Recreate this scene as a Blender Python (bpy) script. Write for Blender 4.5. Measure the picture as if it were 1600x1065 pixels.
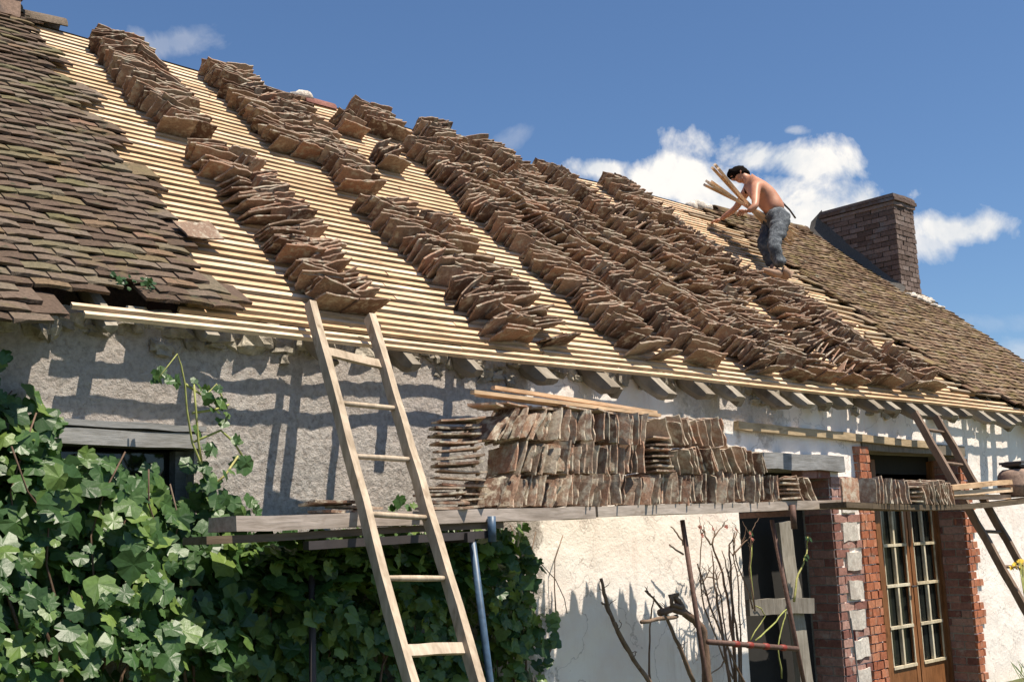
import bpy, math, random
from mathutils import Vector, Matrix, noise
R = random.Random(7)
sc = bpy.context.scene
for o in list(bpy.data.objects): bpy.data.objects.remove(o)
COL = sc.collection

# ---------------------------------------------------------------- camera
F = 1796.0
Xc = Vector((1950, 233, F)).normalized()
_v = Vector((-400, -10500, F)); Uc = (_v - _v.dot(Xc) * Xc).normalized()
Yc = Uc.cross(Xc)
CAM = Vector((0, -5.4, 1.6))
cd = bpy.data.cameras.new('camera'); cam = bpy.data.objects.new('camera', cd); COL.objects.link(cam)
cd.sensor_width = 36; cd.lens = F / 1600 * 36; cd.clip_start = 0.1; cd.clip_end = 3000
rt = Vector((Xc.x, Yc.x, Uc.x)); dn = Vector((Xc.y, Yc.y, Uc.y)); fw = Vector((Xc.z, Yc.z, Uc.z))
M = Matrix((rt, -dn, -fw)).transposed().to_4x4(); M.translation = CAM
cam.matrix_world = M; sc.camera = cam

def ray(u, v): return rt * (u - 800) + dn * (v - 532.5) + fw * F
def at(u, v, y=0.0):                     # point of the plane y = const seen at photo pixel (u, v)
    r = ray(u, v); return CAM + r * ((y - CAM.y) / r.y)

# ---------------------------------------------------------------- light
SK, ST = 0.38, 2.35
sun_dir = Vector((SK, -1, ST)).normalized()
ld = bpy.data.lights.new('sun', 'SUN'); ld.energy = 3.8; ld.angle = math.radians(0.53); ld.color = (1.0, 0.91, 0.76)
sun = bpy.data.objects.new('sun', ld); COL.objects.link(sun); sun.rotation_euler = sun_dir.to_track_quat('Z', 'Y').to_euler()
sun.location = (0, -10, 20)
w = bpy.data.worlds.new('World'); sc.world = w; w.use_nodes = True
nt = w.node_tree; nd = nt.nodes; lk = nt.links
nd.clear()
out = nd.new('ShaderNodeOutputWorld'); bg = nd.new('ShaderNodeBackground'); lk.new(bg.outputs[0], out.inputs[0])
sky = nd.new('ShaderNodeTexSky'); sky.sky_type = 'NISHITA'; sky.sun_disc = False
sky.sun_elevation = math.asin(sun_dir.z); sky.sun_rotation = math.atan2(sun_dir.x, sun_dir.y)
sky.altitude = 150; sky.air_density = 1.0; sky.dust_density = 0.6; sky.ozone_density = 2.2
bg.inputs[1].default_value = 0.052
def wn(t, **k):
    n = nd.new(t)
    for a, b in k.items(): setattr(n, a, b)
    return n
geo = wn('ShaderNodeTexCoord'); D = geo.outputs['Generated']
def vdot(vec):
    n = wn('ShaderNodeVectorMath', operation='DOT_PRODUCT'); lk.new(D, n.inputs[0]); n.inputs[1].default_value = vec; return n.outputs['Value']
def mth(op, a, b=None, c=None, clamp=False):
    n = wn('ShaderNodeMath', operation=op, use_clamp=clamp)
    for i, x in enumerate((a, b, c)):
        if x is None: continue
        if isinstance(x, (int, float)): n.inputs[i].default_value = x
        else: lk.new(x, n.inputs[i])
    return n.outputs[0]
nz = wn('ShaderNodeTexNoise'); nz.inputs['Scale'].default_value = 13; nz.inputs['Detail'].default_value = 10; nz.inputs['Roughness'].default_value = 0.62; nz.inputs['Distortion'].default_value = 0.35
lk.new(D, nz.inputs['Vector'])
nz2 = wn('ShaderNodeTexNoise'); nz2.inputs['Scale'].default_value = 45; nz2.inputs['Detail'].default_value = 5
lk.new(D, nz2.inputs['Vector'])
nsum = mth('ADD', mth('MULTIPLY', mth('SUBTRACT', nz.outputs[0], 0.5), 4.2), mth('MULTIPLY', mth('SUBTRACT', nz2.outputs[0], 0.5), 1.6))
# clouds: (u, v, half width, half height, tilt deg, strength)
CL = [(1085, 288, 100, 34, -8, 1.0), (1225, 248, 135, 27, -9, 1.0), (1160, 325, 160, 46, 8, 1.0), (1280, 345, 110, 50, 4, 1.0),
      (1340, 303, 50, 24, -10, .9), (1490, 360, 98, 30, 3, 1.0), (1445, 380, 60, 30, 0, .8), (930, 264, 46, 17, -4, .95), (265, 66, 60, 18, 8, .25), (790, 222, 34, 14, 30, .18),
      (1240, 204, 18, 6, 0, .4), (1590, 560, 50, 30, 0, .35), (1550, 505, 70, 14, 0, .12)]
acc = None
for (u, v, a, b, tl, st) in CL:
    c = ray(u, v).normalized(); c1 = ray(u + 1, v).normalized()
    tx = (c1 - c); tx = (tx - tx.dot(c) * c).normalized(); ty = c.cross(tx).normalized()
    t = math.radians(-tl); ax = tx * math.cos(t) + ty * math.sin(t); ay = ty * math.cos(t) - tx * math.sin(t)
    L = ray(u, v).length
    ax = ax * (L / a); ay = ay * (L / b)
    ea = mth('MULTIPLY', vdot(ax), vdot(ax)); eb = vdot(ay); eb = mth('MULTIPLY', eb, eb)
    r = mth('SQRT', mth('ADD', ea, eb))
    m = mth('SUBTRACT', 1.25, mth('ADD', r, mth('MULTIPLY', nsum, -1.0)))
    front = mth('GREATER_THAN', vdot(c), 0.0)
    m = mth('MULTIPLY', mth('MULTIPLY', m, 1.15, clamp=True), front)
    m = mth('MULTIPLY', mth('SMOOTH_MIN', m, 1.0, 0.2), st)
    acc = m if acc is None else mth('MAXIMUM', acc, m)
acc = mth('MINIMUM', mth('MAXIMUM', acc, 0.0), 1.0)
ccol = wn('ShaderNodeMix', data_type='RGBA')
cr_ = wn('ShaderNodeMapRange'); cr_.inputs[1].default_value = .36; cr_.inputs[2].default_value = .62; lk.new(nz.outputs[0], cr_.inputs[0])
lk.new(cr_.outputs[0], ccol.inputs[0]); ccol.inputs[6].default_value = (6.2, 6.7, 7.3, 1); ccol.inputs[7].default_value = (10.0, 9.6, 9.0, 1)
# the sky seen from here is a deeper, purer blue than the default: tint of the air itself
tint = wn('ShaderNodeMix', data_type='RGBA', blend_type='MULTIPLY'); tint.inputs[0].default_value = 1
lk.new(sky.outputs[0], tint.inputs[6]); tint.inputs[7].default_value = (0.80, 0.97, 1.14, 1)
mx = wn('ShaderNodeMix', data_type='RGBA'); lk.new(acc, mx.inputs[0]); lk.new(tint.outputs[2], mx.inputs[6]); lk.new(ccol.outputs[2], mx.inputs[7])
lk.new(mx.outputs[2], bg.inputs[0])
sc.view_settings.view_transform = 'Standard'; sc.view_settings.look = 'None'; sc.view_settings.gamma = 1.0
sc.view_settings.exposure = 1.05
sc.render.engine = 'CYCLES'

# ---------------------------------------------------------------- materials
def new_mat(name):
    m = bpy.data.materials.new(name); m.use_nodes = True; n = m.node_tree.nodes; l = m.node_tree.links
    return m, n, l, n['Principled BSDF']
def ramp(n, l, src, stops):
    r = n.new('ShaderNodeValToRGB'); cr = r.color_ramp
    while len(cr.elements) < len(stops): cr.elements.new(0.5)
    for e, (p, c) in zip(cr.elements, stops): e.position = p; e.color = (*c, 1)
    l.new(src, r.inputs[0]); return r.outputs[0]
def noise_n(n, l, vec, scale, detail=6, rough=.6, dist=0):
    t = n.new('ShaderNodeTexNoise'); t.inputs['Scale'].default_value = scale; t.inputs['Detail'].default_value = detail
    t.inputs['Roughness'].default_value = rough; t.inputs['Distortion'].default_value = dist
    if vec is not None: l.new(vec, t.inputs['Vector'])
    return t.outputs[0]
def mixc(n, l, fac, a, b, mode='MIX'):
    m = n.new('ShaderNodeMix'); m.data_type = 'RGBA'; m.blend_type = mode
    for i, x in ((0, fac), (6, a), (7, b)):
        if isinstance(x, (int, float)): m.inputs[i].default_value = x
        elif isinstance(x, tuple): m.inputs[i].default_value = (*x, 1)
        else: l.new(x, m.inputs[i])
    return m.outputs[2]
def mm(n, l, op, a, b=0.0, clamp=False):
    m = n.new('ShaderNodeMath'); m.operation = op; m.use_clamp = clamp
    for i, x in enumerate((a, b)):
        if isinstance(x, (int, float)): m.inputs[i].default_value = x
        else: l.new(x, m.inputs[i])
    return m.outputs[0]
def bump(n, l, bs, h, strength, dist):
    b = n.new('ShaderNodeBump'); b.inputs['Strength'].default_value = strength; b.inputs['Distance'].default_value = dist
    l.new(h, b.inputs['Height']); l.new(b.outputs[0], bs.inputs['Normal'])
def rndval(n, l):
    a = n.new('ShaderNodeAttribute'); a.attribute_name = 'rnd'
    oi = n.new('ShaderNodeObjectInfo')
    return mm(n, l, 'FRACT', mm(n, l, 'ADD', a.outputs['Fac'], oi.outputs['Random']))
def vec_of(n, l, stretch=None, world=True):
    if world:
        g = n.new('ShaderNodeNewGeometry'); v = g.outputs['Position']
    else:
        g = n.new('ShaderNodeTexCoord'); v = g.outputs['Object']
    if stretch:
        mp = n.new('ShaderNodeMapping'); mp.inputs['Scale'].default_value = stretch; l.new(v, mp.inputs['Vector']); v = mp.outputs[0]
    return v
def pebble(name, stops, patch=None, pscale=6, plo=.5, phi=.65, fine=60, bs_=.6, bd=.01, rough=.92, stretch=None, patch2=None, p2=(.55, .7), p2scale=14, world=True):
    """random base colour per piece + fine mottling + up to two kinds of growth/stain"""
    m, n, l, b = new_mat(name); v = vec_of(n, l, stretch, world)
    base = ramp(n, l, rndval(n, l), stops)
    f = noise_n(n, l, v, fine, 6, .7)
    k = ramp(n, l, f, [(.3, (.62, .62, .62)), (.7, (1.3, 1.3, 1.3))])
    c = mixc(n, l, 1.0, base, k, 'MULTIPLY')
    if patch:
        q = noise_n(n, l, v, pscale, 7, .65); q = ramp(n, l, q, [(plo, (0, 0, 0)), (phi, (1, 1, 1))]); c = mixc(n, l, q, c, patch)
    if patch2:
        q = noise_n(n, l, v, p2scale, 5, .6, .5); q = ramp(n, l, q, [(p2[0], (0, 0, 0)), (p2[1], (1, 1, 1))]); c = mixc(n, l, q, c, patch2)
    l.new(c, b.inputs['Base Color']); b.inputs['Roughness'].default_value = rough; b.inputs['Specular IOR Level'].default_value = .2
    bump(n, l, b, f, bs_, bd); return m

T_STOPS = [(0, (.11, .064, .045)), (.3, (.20, .128, .092)), (.55, (.27, .195, .145)), (.8, (.30, .17, .115)), (1, (.35, .285, .22))]
MT = {}
MT['tile'] = pebble('old_clay', T_STOPS, (.42, .375, .30), 18, .50, .66, 70, .6, .006)
MT['tile_lit'] = pebble('lit_clay_copy', [(p, tuple(min(.62, q * 1.35) for q in c)) for p, c in T_STOPS], (.56, .50, .40), 18, .46, .64, 70, .6, .006)  # old clay and lichen, brightened in colour so platform tiles look sunlit
MT['roof_l'] = pebble('laid_clay_left', [(0, (.085, .058, .042)), (.4, (.13, .09, .068)), (.7, (.165, .13, .10)), (.9, (.13, .115, .06)), (1, (.20, .12, .085))],
                      (.145, .115, .06), 6, .54, .74, 50, .9, .01, patch2=(.055, .055, .035), p2=(.60, .70), p2scale=13)
MT['roof_r'] = pebble('laid_clay_right', [(0, (.10, .06, .04)), (.4, (.18, .11, .07)), (.8, (.21, .15, .10)), (1, (.25, .18, .13))],
                      (.20, .155, .065), 6, .48, .70, 45, .9, .01, patch2=(.30, .28, .24), p2=(.62, .72), p2scale=9)
MT['brick'] = pebble('old_brick', [(0, (.20, .085, .07)), (.5, (.33, .17, .14)), (1, (.42, .26, .22))], (.45, .40, .36), 9, .58, .75, 40, .5, .004)
MT['brick_o'] = pebble('new_brick', [(0, (.30, .10, .055)), (.5, (.42, .15, .08)), (1, (.50, .22, .13))], (.30, .20, .15), 12, .52, .75, 50, .4, .003)
MT['brick_d'] = pebble('chimney_brick', [(0, (.105, .072, .06)), (.5, (.16, .115, .10)), (1, (.23, .175, .155))], (.18, .17, .17), 5, .55, .7, 35, .6, .005)
MT['mortar'] = pebble('mortar', [(0, (.34, .31, .27)), (1, (.34, .31, .27))], (.22, .2, .18), 4, .5, .7, 60, .8, .006)
MT['mortar_d'] = pebble('sooty_mortar', [(0, (.105, .095, .088)), (1, (.105, .095, .088))], (.09, .085, .08), 4, .5, .7, 60, .8, .006)
MT['lime'] = pebble('lime_mortar', [(0, (.62, .56, .50)), (1, (.70, .62, .54))], (.38, .34, .3), 7, .55, .7, 30, .9, .02)
MT['stone'] = pebble('rubble_stone', [(0, (.30, .26, .21)), (1, (.50, .45, .37))], (.2, .18, .16), 8, .5, .7, 26, .9, .02)
MT['white_stone'] = pebble('white_stone', [(0, (.56, .51, .46)), (1, (.66, .61, .56))], (.40, .34, .30), 9, .48, .72, 40, .4, .006)
def wood(name, c1, c2, c3, grain=(1, 1, 1), fine=40, bs_=.4, world=True, rough=.75):
    m, n, l, b = new_mat(name); v = vec_of(n, l, grain, world)
    base = ramp(n, l, rndval(n, l), [(0, c1), (.5, c2), (1, c3)])
    f = noise_n(n, l, v, fine, 6, .65, .4)
    k = ramp(n, l, f, [(.3, (.68, .66, .62)), (.62, (1.15, 1.15, 1.15))])
    c = mixc(n, l, 1.0, base, k, 'MULTIPLY')
    g = noise_n(n, l, vec_of(n, l, None, world), 3.5, 4, .6); g = ramp(n, l, g, [(.35, (.8, .78, .76)), (.65, (1.08, 1.08, 1.08))])
    c = mixc(n, l, 1.0, c, g, 'MULTIPLY')
    kn = noise_n(n, l, vec_of(n, l, tuple(.35 + .65 * q for q in grain), world), 13, 3, .6); kn = ramp(n, l, kn, [(.62, (1, 1, 1)), (.72, (.55, .48, .42))])
    c = mixc(n, l, .8, c, kn, 'MULTIPLY')
    l.new(c, b.inputs['Base Color']); b.inputs['Roughness'].default_value = rough; b.inputs['Specular IOR Level'].default_value = .25
    bump(n, l, b, f, bs_, .004); return m
MT['batten'] = wood('new_softwood', (.58, .385, .23), (.67, .465, .30), (.74, .56, .40), (.12, 1, 1), 50)
MT['old_batten'] = wood('old_grey_lath', (.22, .17, .12), (.34, .27, .19), (.50, .38, .24), (.12, 1, 1), 50)
MT['rafter'] = wood('weathered_oak', (.21, .175, .135), (.27, .235, .19), (.33, .295, .245), (1, .2, .2), 30, .8)
MT['ladder'] = wood('bleached_ladder_wood', (.45, .36, .27), (.50, .41, .32), (.55, .46, .37), (1, .6, .12), 30, .5)
MT['dark_ladder'] = wood('dark_ladder_wood', (.17, .12, .09), (.20, .145, .11), (.24, .17, .13), (1, .6, .12), 30, .5)
MT['plank'] = wood('scaffold_plank', (.38, .32, .29), (.43, .37, .33), (.48, .42, .38), (.12, 1, 1), 40, .7)
MT['plank_d'] = wood('dirty_plank', (.12, .09, .06), (.15, .11, .075), (.19, .14, .10), (.12, 1, 1), 40, .7)
MT['grey_wood'] = wood('silvered_wood', (.22, .225, .235), (.26, .26, .265), (.31, .305, .30), (.12, 1, 1), 45, .8)
MT['barn_wood'] = wood('barn_timber', (.22, .20, .18), (.27, .25, .22), (.33, .30, .26), (1, 1, .12), 40, .8)
MT['door_wood'] = wood('varnished_door', (.21, .09, .035), (.24, .105, .045), (.28, .125, .055), (1, 1, .15), 40, .3, rough=.45)
MT['pale_bar'] = wood('primed_glazing_bar', (.52, .43, .28), (.60, .52, .38), (.66, .60, .47), (1, 1, .3), 40, .3)
MT['bark'] = wood('vine_bark', (.13, .085, .06), (.17, .11, .08), (.21, .15, .11), (1, 1, .3), 60, 1.0)
MT['green_stem'] = wood('young_stem', (.30, .34, .10), (.36, .38, .13), (.42, .38, .16), (1, 1, .3), 60, .4)
def plain(name, col, rough=.6, metal=0, var=.15, scale=20):
    m, n, l, b = new_mat(name); f = noise_n(n, l, vec_of(n, l), scale, 5)
    c = ramp(n, l, f, [(.3, tuple(x * (1 - var) for x in col)), (.7, tuple(min(1, x * (1 + var)) for x in col))])
    l.new(c, b.inputs['Base Color']); b.inputs['Roughness'].default_value = rough; b.inputs['Metallic'].default_value = metal
    bump(n, l, b, f, .15, .003); return m
MT['blue'] = plain('blue_painted_steel', (.05, .09, .15), .45, 0, .3, 30)
MT['rust'] = plain('rusty_steel', (.12, .065, .05), .7, .2, .4, 40)
MT['red'] = plain('red_paint', (.22, .03, .02), .6)
MT['iron'] = plain('dark_iron', (.06, .05, .05), .6, .3)
MT['dark'] = plain('dark_interior', (.02, .018, .016), .95)  # near-black colour painting in the shade of interiors and gaps; eyes use it too
MT['hair'] = plain('dark_hair', (.009, .006, .005), 1.0, 0, .5, 120)
MT['hair'].node_tree.nodes['Principled BSDF'].inputs['Specular IOR Level'].default_value = .08
MT['shoe'] = plain('tan_leather', (.30, .19, .13), .8)
MT['earth'] = pebble('earth_and_grass', [(0, (.12, .11, .06)), (1, (.16, .13, .08))], (.07, .10, .03), 2, .45, .6, 20, .8, .02)
MT['yellow'] = plain('yellow_petal', (.75, .50, .04), .6)
MT['clay_pot'] = pebble('weathered_terracotta', [(0, (.24, .16, .13)), (1, (.32, .22, .17))], (.14, .11, .10), 7, .5, .7, 40, .5, .006)
# skin and denim
m, n, l, b = new_mat('tanned_skin'); f = noise_n(n, l, vec_of(n, l), 9, 4)
l.new(ramp(n, l, f, [(.3, (.40, .17, .095)), (.7, (.52, .25, .155))]), b.inputs['Base Color']); b.inputs['Roughness'].default_value = .5
b.inputs['Subsurface Weight'].default_value = .08; b.inputs['Subsurface Radius'].default_value = (.02, .008, .004); MT['skin'] = m
m, n, l, b = new_mat('fold_toned_denim'); f = noise_n(n, l, vec_of(n, l), 14, 6, .7); f2 = noise_n(n, l, vec_of(n, l), 260, 3)
c = ramp(n, l, f, [(.36, (.03, .036, .047)), (.52, (.075, .085, .10)), (.68, (.20, .215, .23))])  # light and dark of the folds painted into the denim colour
l.new(c, b.inputs['Base Color']); b.inputs['Roughness'].default_value = .9; bump(n, l, b, f, .9, .03); MT['denim'] = m
# glass
m, n, l, b = new_mat('window_glass'); b.inputs['Base Color'].default_value = (.012, .015, .014, 1); b.inputs['Roughness'].default_value = .06
f = noise_n(n, l, vec_of(n, l), 3, 2); bump(n, l, b, f, .08, .02); MT['glass'] = m
# leaves
def leafmat(name, c1, c2, c3):
    m, n, l, b = new_mat(name)
    base = ramp(n, l, rndval(n, l), [(0, c1), (.6, c2), (1, c3)])
    f = noise_n(n, l, vec_of(n, l), 45, 4); k = ramp(n, l, f, [(.3, (.8, .8, .8)), (.7, (1.15, 1.15, 1.15))])
    c = mixc(n, l, 1.0, base, k, 'MULTIPLY')
    l.new(c, b.inputs['Base Color']); b.inputs['Roughness'].default_value = .42; b.inputs['Specular IOR Level'].default_value = .45
    bump(n, l, b, noise_n(n, l, vec_of(n, l), 60, 3), .35, .004)
    tr = n.new('ShaderNodeBsdfTranslucent'); l.new(mixc(n, l, 1.0, c, (1.25, 1.5, .45), 'MULTIPLY'), tr.inputs[0])
    ms = n.new('ShaderNodeMixShader'); ms.inputs[0].default_value = .28
    l.new(b.outputs[0], ms.inputs[1]); l.new(tr.outputs[0], ms.inputs[2]); l.new(ms.outputs[0], n['Material Output'].inputs[0]); return m
MT['leaf'] = leafmat('grape_leaf', (.028, .068, .020), (.060, .125, .036), (.18, .26, .06))
MT['grass'] = leafmat('grass_blade', (.06, .12, .03), (.10, .17, .04), (.2, .24, .06))
# wall render: grey-brown roughcast left, whitewash right
m, n, l, b = new_mat('roughcast_wall'); v = vec_of(n, l)
sep = n.new('ShaderNodeSeparateXYZ'); l.new(v, sep.inputs[0])
f = noise_n(n, l, v, 30, 8, .75); g = noise_n(n, l, v, 2.2, 5, .6)
grey = ramp(n, l, f, [(.33, (.31, .265, .235)), (.5, (.50, .455, .41)), (.68, (.64, .59, .54))])
grey = mixc(n, l, ramp(n, l, g, [(.42, (0, 0, 0)), (.62, (1, 1, 1))]), grey, (.52, .44, .385), 'MIX')
grey = mixc(n, l, .5, grey, ramp(n, l, f, [(.38, (.34, .295, .265)), (.56, (.62, .57, .53))]))
white = ramp(n, l, g, [(.3, (.86, .74, .67)), (.6, (.93, .86, .80))])
fl = noise_n(n, l, v, 22, 8, .75); flm = ramp(n, l, fl, [(.64, (0, 0, 0)), (.70, (1, 1, 1))]); flm2 = mm(n, l, 'MULTIPLY', flm, .55)
white = mixc(n, l, flm2, white, (.56, .42, .36))
dr = noise_n(n, l, vec_of(n, l, (1, 1, .16)), 7, 6, .7); drm = ramp(n, l, dr, [(.54, (0, 0, 0)), (.76, (.45, .45, .45))]); white = mixc(n, l, drm, white, (.60, .47, .40))
crk = n.new('ShaderNodeTexVoronoi'); crk.feature = 'DISTANCE_TO_EDGE'; crk.inputs['Scale'].default_value = 1.3; wv = n.new('ShaderNodeVectorMath'); wv.operation = 'ADD'
nv3 = n.new('ShaderNodeTexNoise'); nv3.inputs['Scale'].default_value = 3; nv3.inputs['Detail'].default_value = 6; l.new(v, nv3.inputs['Vector']); l.new(v, wv.inputs[0]); l.new(nv3.outputs['Color'], wv.inputs[1]); l.new(wv.outputs[0], crk.inputs['Vector'])
white = mixc(n, l, ramp(n, l, crk.outputs[0], [(.0, (.55, .55, .55)), (.012, (0, 0, 0))]), white, (.32, .25, .22))
wob = mm(n, l, 'MULTIPLY', mm(n, l, 'SUBTRACT', noise_n(n, l, v, 3.5, 6, .7), .5), 1.1)
xw = mm(n, l, 'ADD', sep.outputs[0], wob)
fx = mm(n, l, 'MULTIPLY', mm(n, l, 'SUBTRACT', xw, 5.18), 12, True)
# a grey patch high up between the two doors
px = mm(n, l, 'MULTIPLY', mm(n, l, 'SUBTRACT', xw, 6.7), 6, True); px2 = mm(n, l, 'MULTIPLY', mm(n, l, 'SUBTRACT', 8.15, xw), 6, True)
pz = mm(n, l, 'MULTIPLY', mm(n, l, 'SUBTRACT', mm(n, l, 'ADD', sep.outputs[2], wob), 2.28), 9, True)
patch = mm(n, l, 'MULTIPLY', mm(n, l, 'MULTIPLY', px, px2), mm(n, l, 'MULTIPLY', pz, .75))
fx = mm(n, l, 'MULTIPLY', fx, mm(n, l, 'SUBTRACT', 1.0, patch))
c = mixc(n, l, fx, grey, white)
l.new(c, b.inputs['Base Color']); b.inputs['Roughness'].default_value = .95; b.inputs['Specular IOR Level'].default_value = .1
hgt = mm(n, l, 'ADD', f, mm(n, l, 'MULTIPLY', noise_n(n, l, v, 12, 4), .8))
bp = n.new('ShaderNodeBump'); l.new(hgt, bp.inputs['Height']); bp.inputs['Distance'].default_value = .03
l.new(mm(n, l, 'SUBTRACT', 1.0, mm(n, l, 'MULTIPLY', fx, .65)), bp.inputs['Strength']); l.new(bp.outputs[0], b.inputs['Normal'])
MT['wall'] = m

# ---------------------------------------------------------------- helpers
class MB:
    def __init__(s): s.v = []; s.f = []; s.r = []
    def add(s, vs, fs, r=None):
        o = len(s.v); s.v += [tuple(x) for x in vs]; s.f += [tuple(i + o for i in f) for f in fs]
        s.r += [R.random() if r is None else r] * len(fs)
    def box(s, size, mat=None, r=None, jit=0.0, seg=1, cen=True, bend=0.0):
        """box; seg = divisions along local X; jit = roughening of every corner; bend = sag along X"""
        a, b_, c_ = size[0] / 2, size[1] / 2, size[2] / 2; vs = []; fs = []
        for i in range(seg + 1):
            t = i / seg; x = -a + 2 * a * t
            jy, jz = (R.uniform(-jit, jit), R.uniform(-jit, jit) - bend * 4 * t * (1 - t))
            for (y, z) in ((-b_, -c_), (b_, -c_), (b_, c_), (-b_, c_)):
                vs.append(Vector((x + R.uniform(-jit, jit), y + jy + R.uniform(-jit, jit) * .5, z + jz + R.uniform(-jit, jit) * .5)))
        for i in range(seg):
            o = i * 4
            for k in range(4): fs.append((o + k, o + (k + 1) % 4, o + 4 + (k + 1) % 4, o + 4 + k))
        fs.append((3, 2, 1, 0)); o = seg * 4; fs.append((o, o + 1, o + 2, o + 3))
        if mat is not None: vs = [mat @ q for q in vs]
        s.add(vs, fs, r)
    def beam(s, p, q, wd, ht, up=Vector((0, 0, 1)), r=None, jit=0.0, seg=1, bend=0.0):
        p = Vector(p); q = Vector(q); x = (q - p); L = x.length; x.normalize(); y = up.cross(x).normalized(); z = x.cross(y)
        m = Matrix((x, y, z)).transposed().to_4x4(); m.translation = (p + q) / 2
        s.box((L, wd, ht), m, r, jit, seg, bend=bend)
    def tube(s, pts, rad, n_=8, r=None, jit=0.0, cap=True):
        pts = [Vector(p) for p in pts]; rads = rad if isinstance(rad, (list, tuple)) else [rad] * len(pts)
        vs = []; fs = []; ref = None
        for i, p in enumerate(pts):
            d = (pts[min(i + 1, len(pts) - 1)] - pts[max(i - 1, 0)]).normalized()
            if ref is None: ref = d.orthogonal().normalized()
            ref = (ref - ref.dot(d) * d)
            ref = ref.normalized() if ref.length > 1e-6 else d.orthogonal().normalized()
            b_ = d.cross(ref)
            for k in range(n_):
                a = 2 * math.pi * k / n_; rr = rads[i] * (1 + R.uniform(-jit, jit)); vs.append(p + ref * math.cos(a) * rr + b_ * math.sin(a) * rr)
        for i in range(len(pts) - 1):
            for k in range(n_): fs.append((i * n_ + k, i * n_ + (k + 1) % n_, (i + 1) * n_ + (k + 1) % n_, (i + 1) * n_ + k))
        if cap: fs.append(tuple(range(n_ - 1, -1, -1))); fs.append(tuple((len(pts) - 1) * n_ + k for k in range(n_)))
        s.add(vs, fs, r)
    def rock(s, c, sx, sy, sz, r=None, rough=.22):
        vs = []; fs = []; nu, nv = 8, 5; off = Vector((R.random() * 50, R.random() * 50, R.random() * 50))
        for j in range(nv + 1):
            th = math.pi * j / nv
            for i in range(nu):
                ph = 2 * math.pi * i / nu; d = Vector((math.sin(th) * math.cos(ph), math.sin(th) * math.sin(ph), math.cos(th)))
                d2 = Vector([math.copysign(abs(q) ** .7, q) for q in d])
                k = 1 + rough * 1.6 * noise.noise(d * 1.7 + off); vs.append(Vector(c) + Vector((d2.x * sx, d2.y * sy, d2.z * sz)) * k)
        for j in range(nv):
            for i in range(nu): fs.append((j * nu + i, (j + 1) * nu + i, (j + 1) * nu + (i + 1) % nu, j * nu + (i + 1) % nu))
        s.add(vs, fs, r)
    def mesh(s, name, mat, smooth=False):
        me = bpy.data.meshes.new(name); me.from_pydata(s.v, [], s.f)
        a = me.attributes.new('rnd', 'FLOAT', 'FACE'); a.data.foreach_set('value', s.r)
        me.materials.append(MT[mat] if isinstance(mat, str) else mat)
        if smooth: me.polygons.foreach_set('use_smooth', [True] * len(me.polygons))
        me.update(); return me
    def build(s, name, mat, parent=None, smooth=False):
        o = bpy.data.objects.new(name, s.mesh(name, mat, smooth)); COL.objects.link(o)
        if parent: o.parent = parent; o.matrix_parent_inverse = Matrix.Translation(-parent.matrix_world.translation) if False else Matrix.Identity(4); o.location = -Vector(parent.get('_w', (0, 0, 0)))
        return o
def tag(o, label=None, cat=None, group=None, kind=None):
    if label: o['label'] = label
    if cat: o['category'] = cat
    if group: o['group'] = group
    if kind: o['kind'] = kind
    return o
def thing(name, loc, label, cat, group=None):
    o = bpy.data.objects.new(name, None); COL.objects.link(o); o.location = loc; o.empty_display_size = .2
    o['_w'] = tuple(loc); return tag(o, label, cat, group)
def part(mb, name, mat, parent, smooth=False, label=None):
    o = mb.build(name, mat, None, smooth)
    o.parent = parent
    base = Vector((0, 0, 0)); p = parent
    while p is not None:
        base += Vector(p.location); p = p.parent
    o.location = -base
    if label: o['label'] = label
    return o

# ---------------------------------------------------------------- setting
g = MB(); N_ = 60
vs = [(-400 + 800 * i / N_, -400 + 800 * j / N_, 0) for j in range(N_ + 1) for i in range(N_ + 1)]
fs = [(j * (N_ + 1) + i, j * (N_ + 1) + i + 1, (j + 1) * (N_ + 1) + i + 1, (j + 1) * (N_ + 1) + i) for j in range(N_) for i in range(N_)]
g.add(vs, fs, .5); tag(g.build('ground', 'earth'), kind='structure')

# ---------------------------------------------------------------- the house
SL = math.radians(41); E0 = Vector((0, -.18, 2.715)); CS, SN = math.cos(SL), math.sin(SL)
RL = 4.5; XE = 14.5; XW = -1.5
NRM = Vector((0, -SN, CS)); UPS = Vector((0, CS, SN))
def rp(x, s, h=0.0):
    sag = .055 * math.exp(-((x - 9.3) / 2.6) ** 2) * max(0, s) / RL - .02 * math.exp(-((x - 4) / 1.5) ** 2) * max(0, s) / RL
    sag += .012 * math.sin(x * 1.7) * (0.3 + s / RL)
    return E0 + Vector((x, 0, 0)) + UPS * s + NRM * (h - sag)
house = thing('cottage', (6, 0, 0), 'long low cottage with half stripped tile roof and roughcast and whitewashed wall', 'house')

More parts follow.
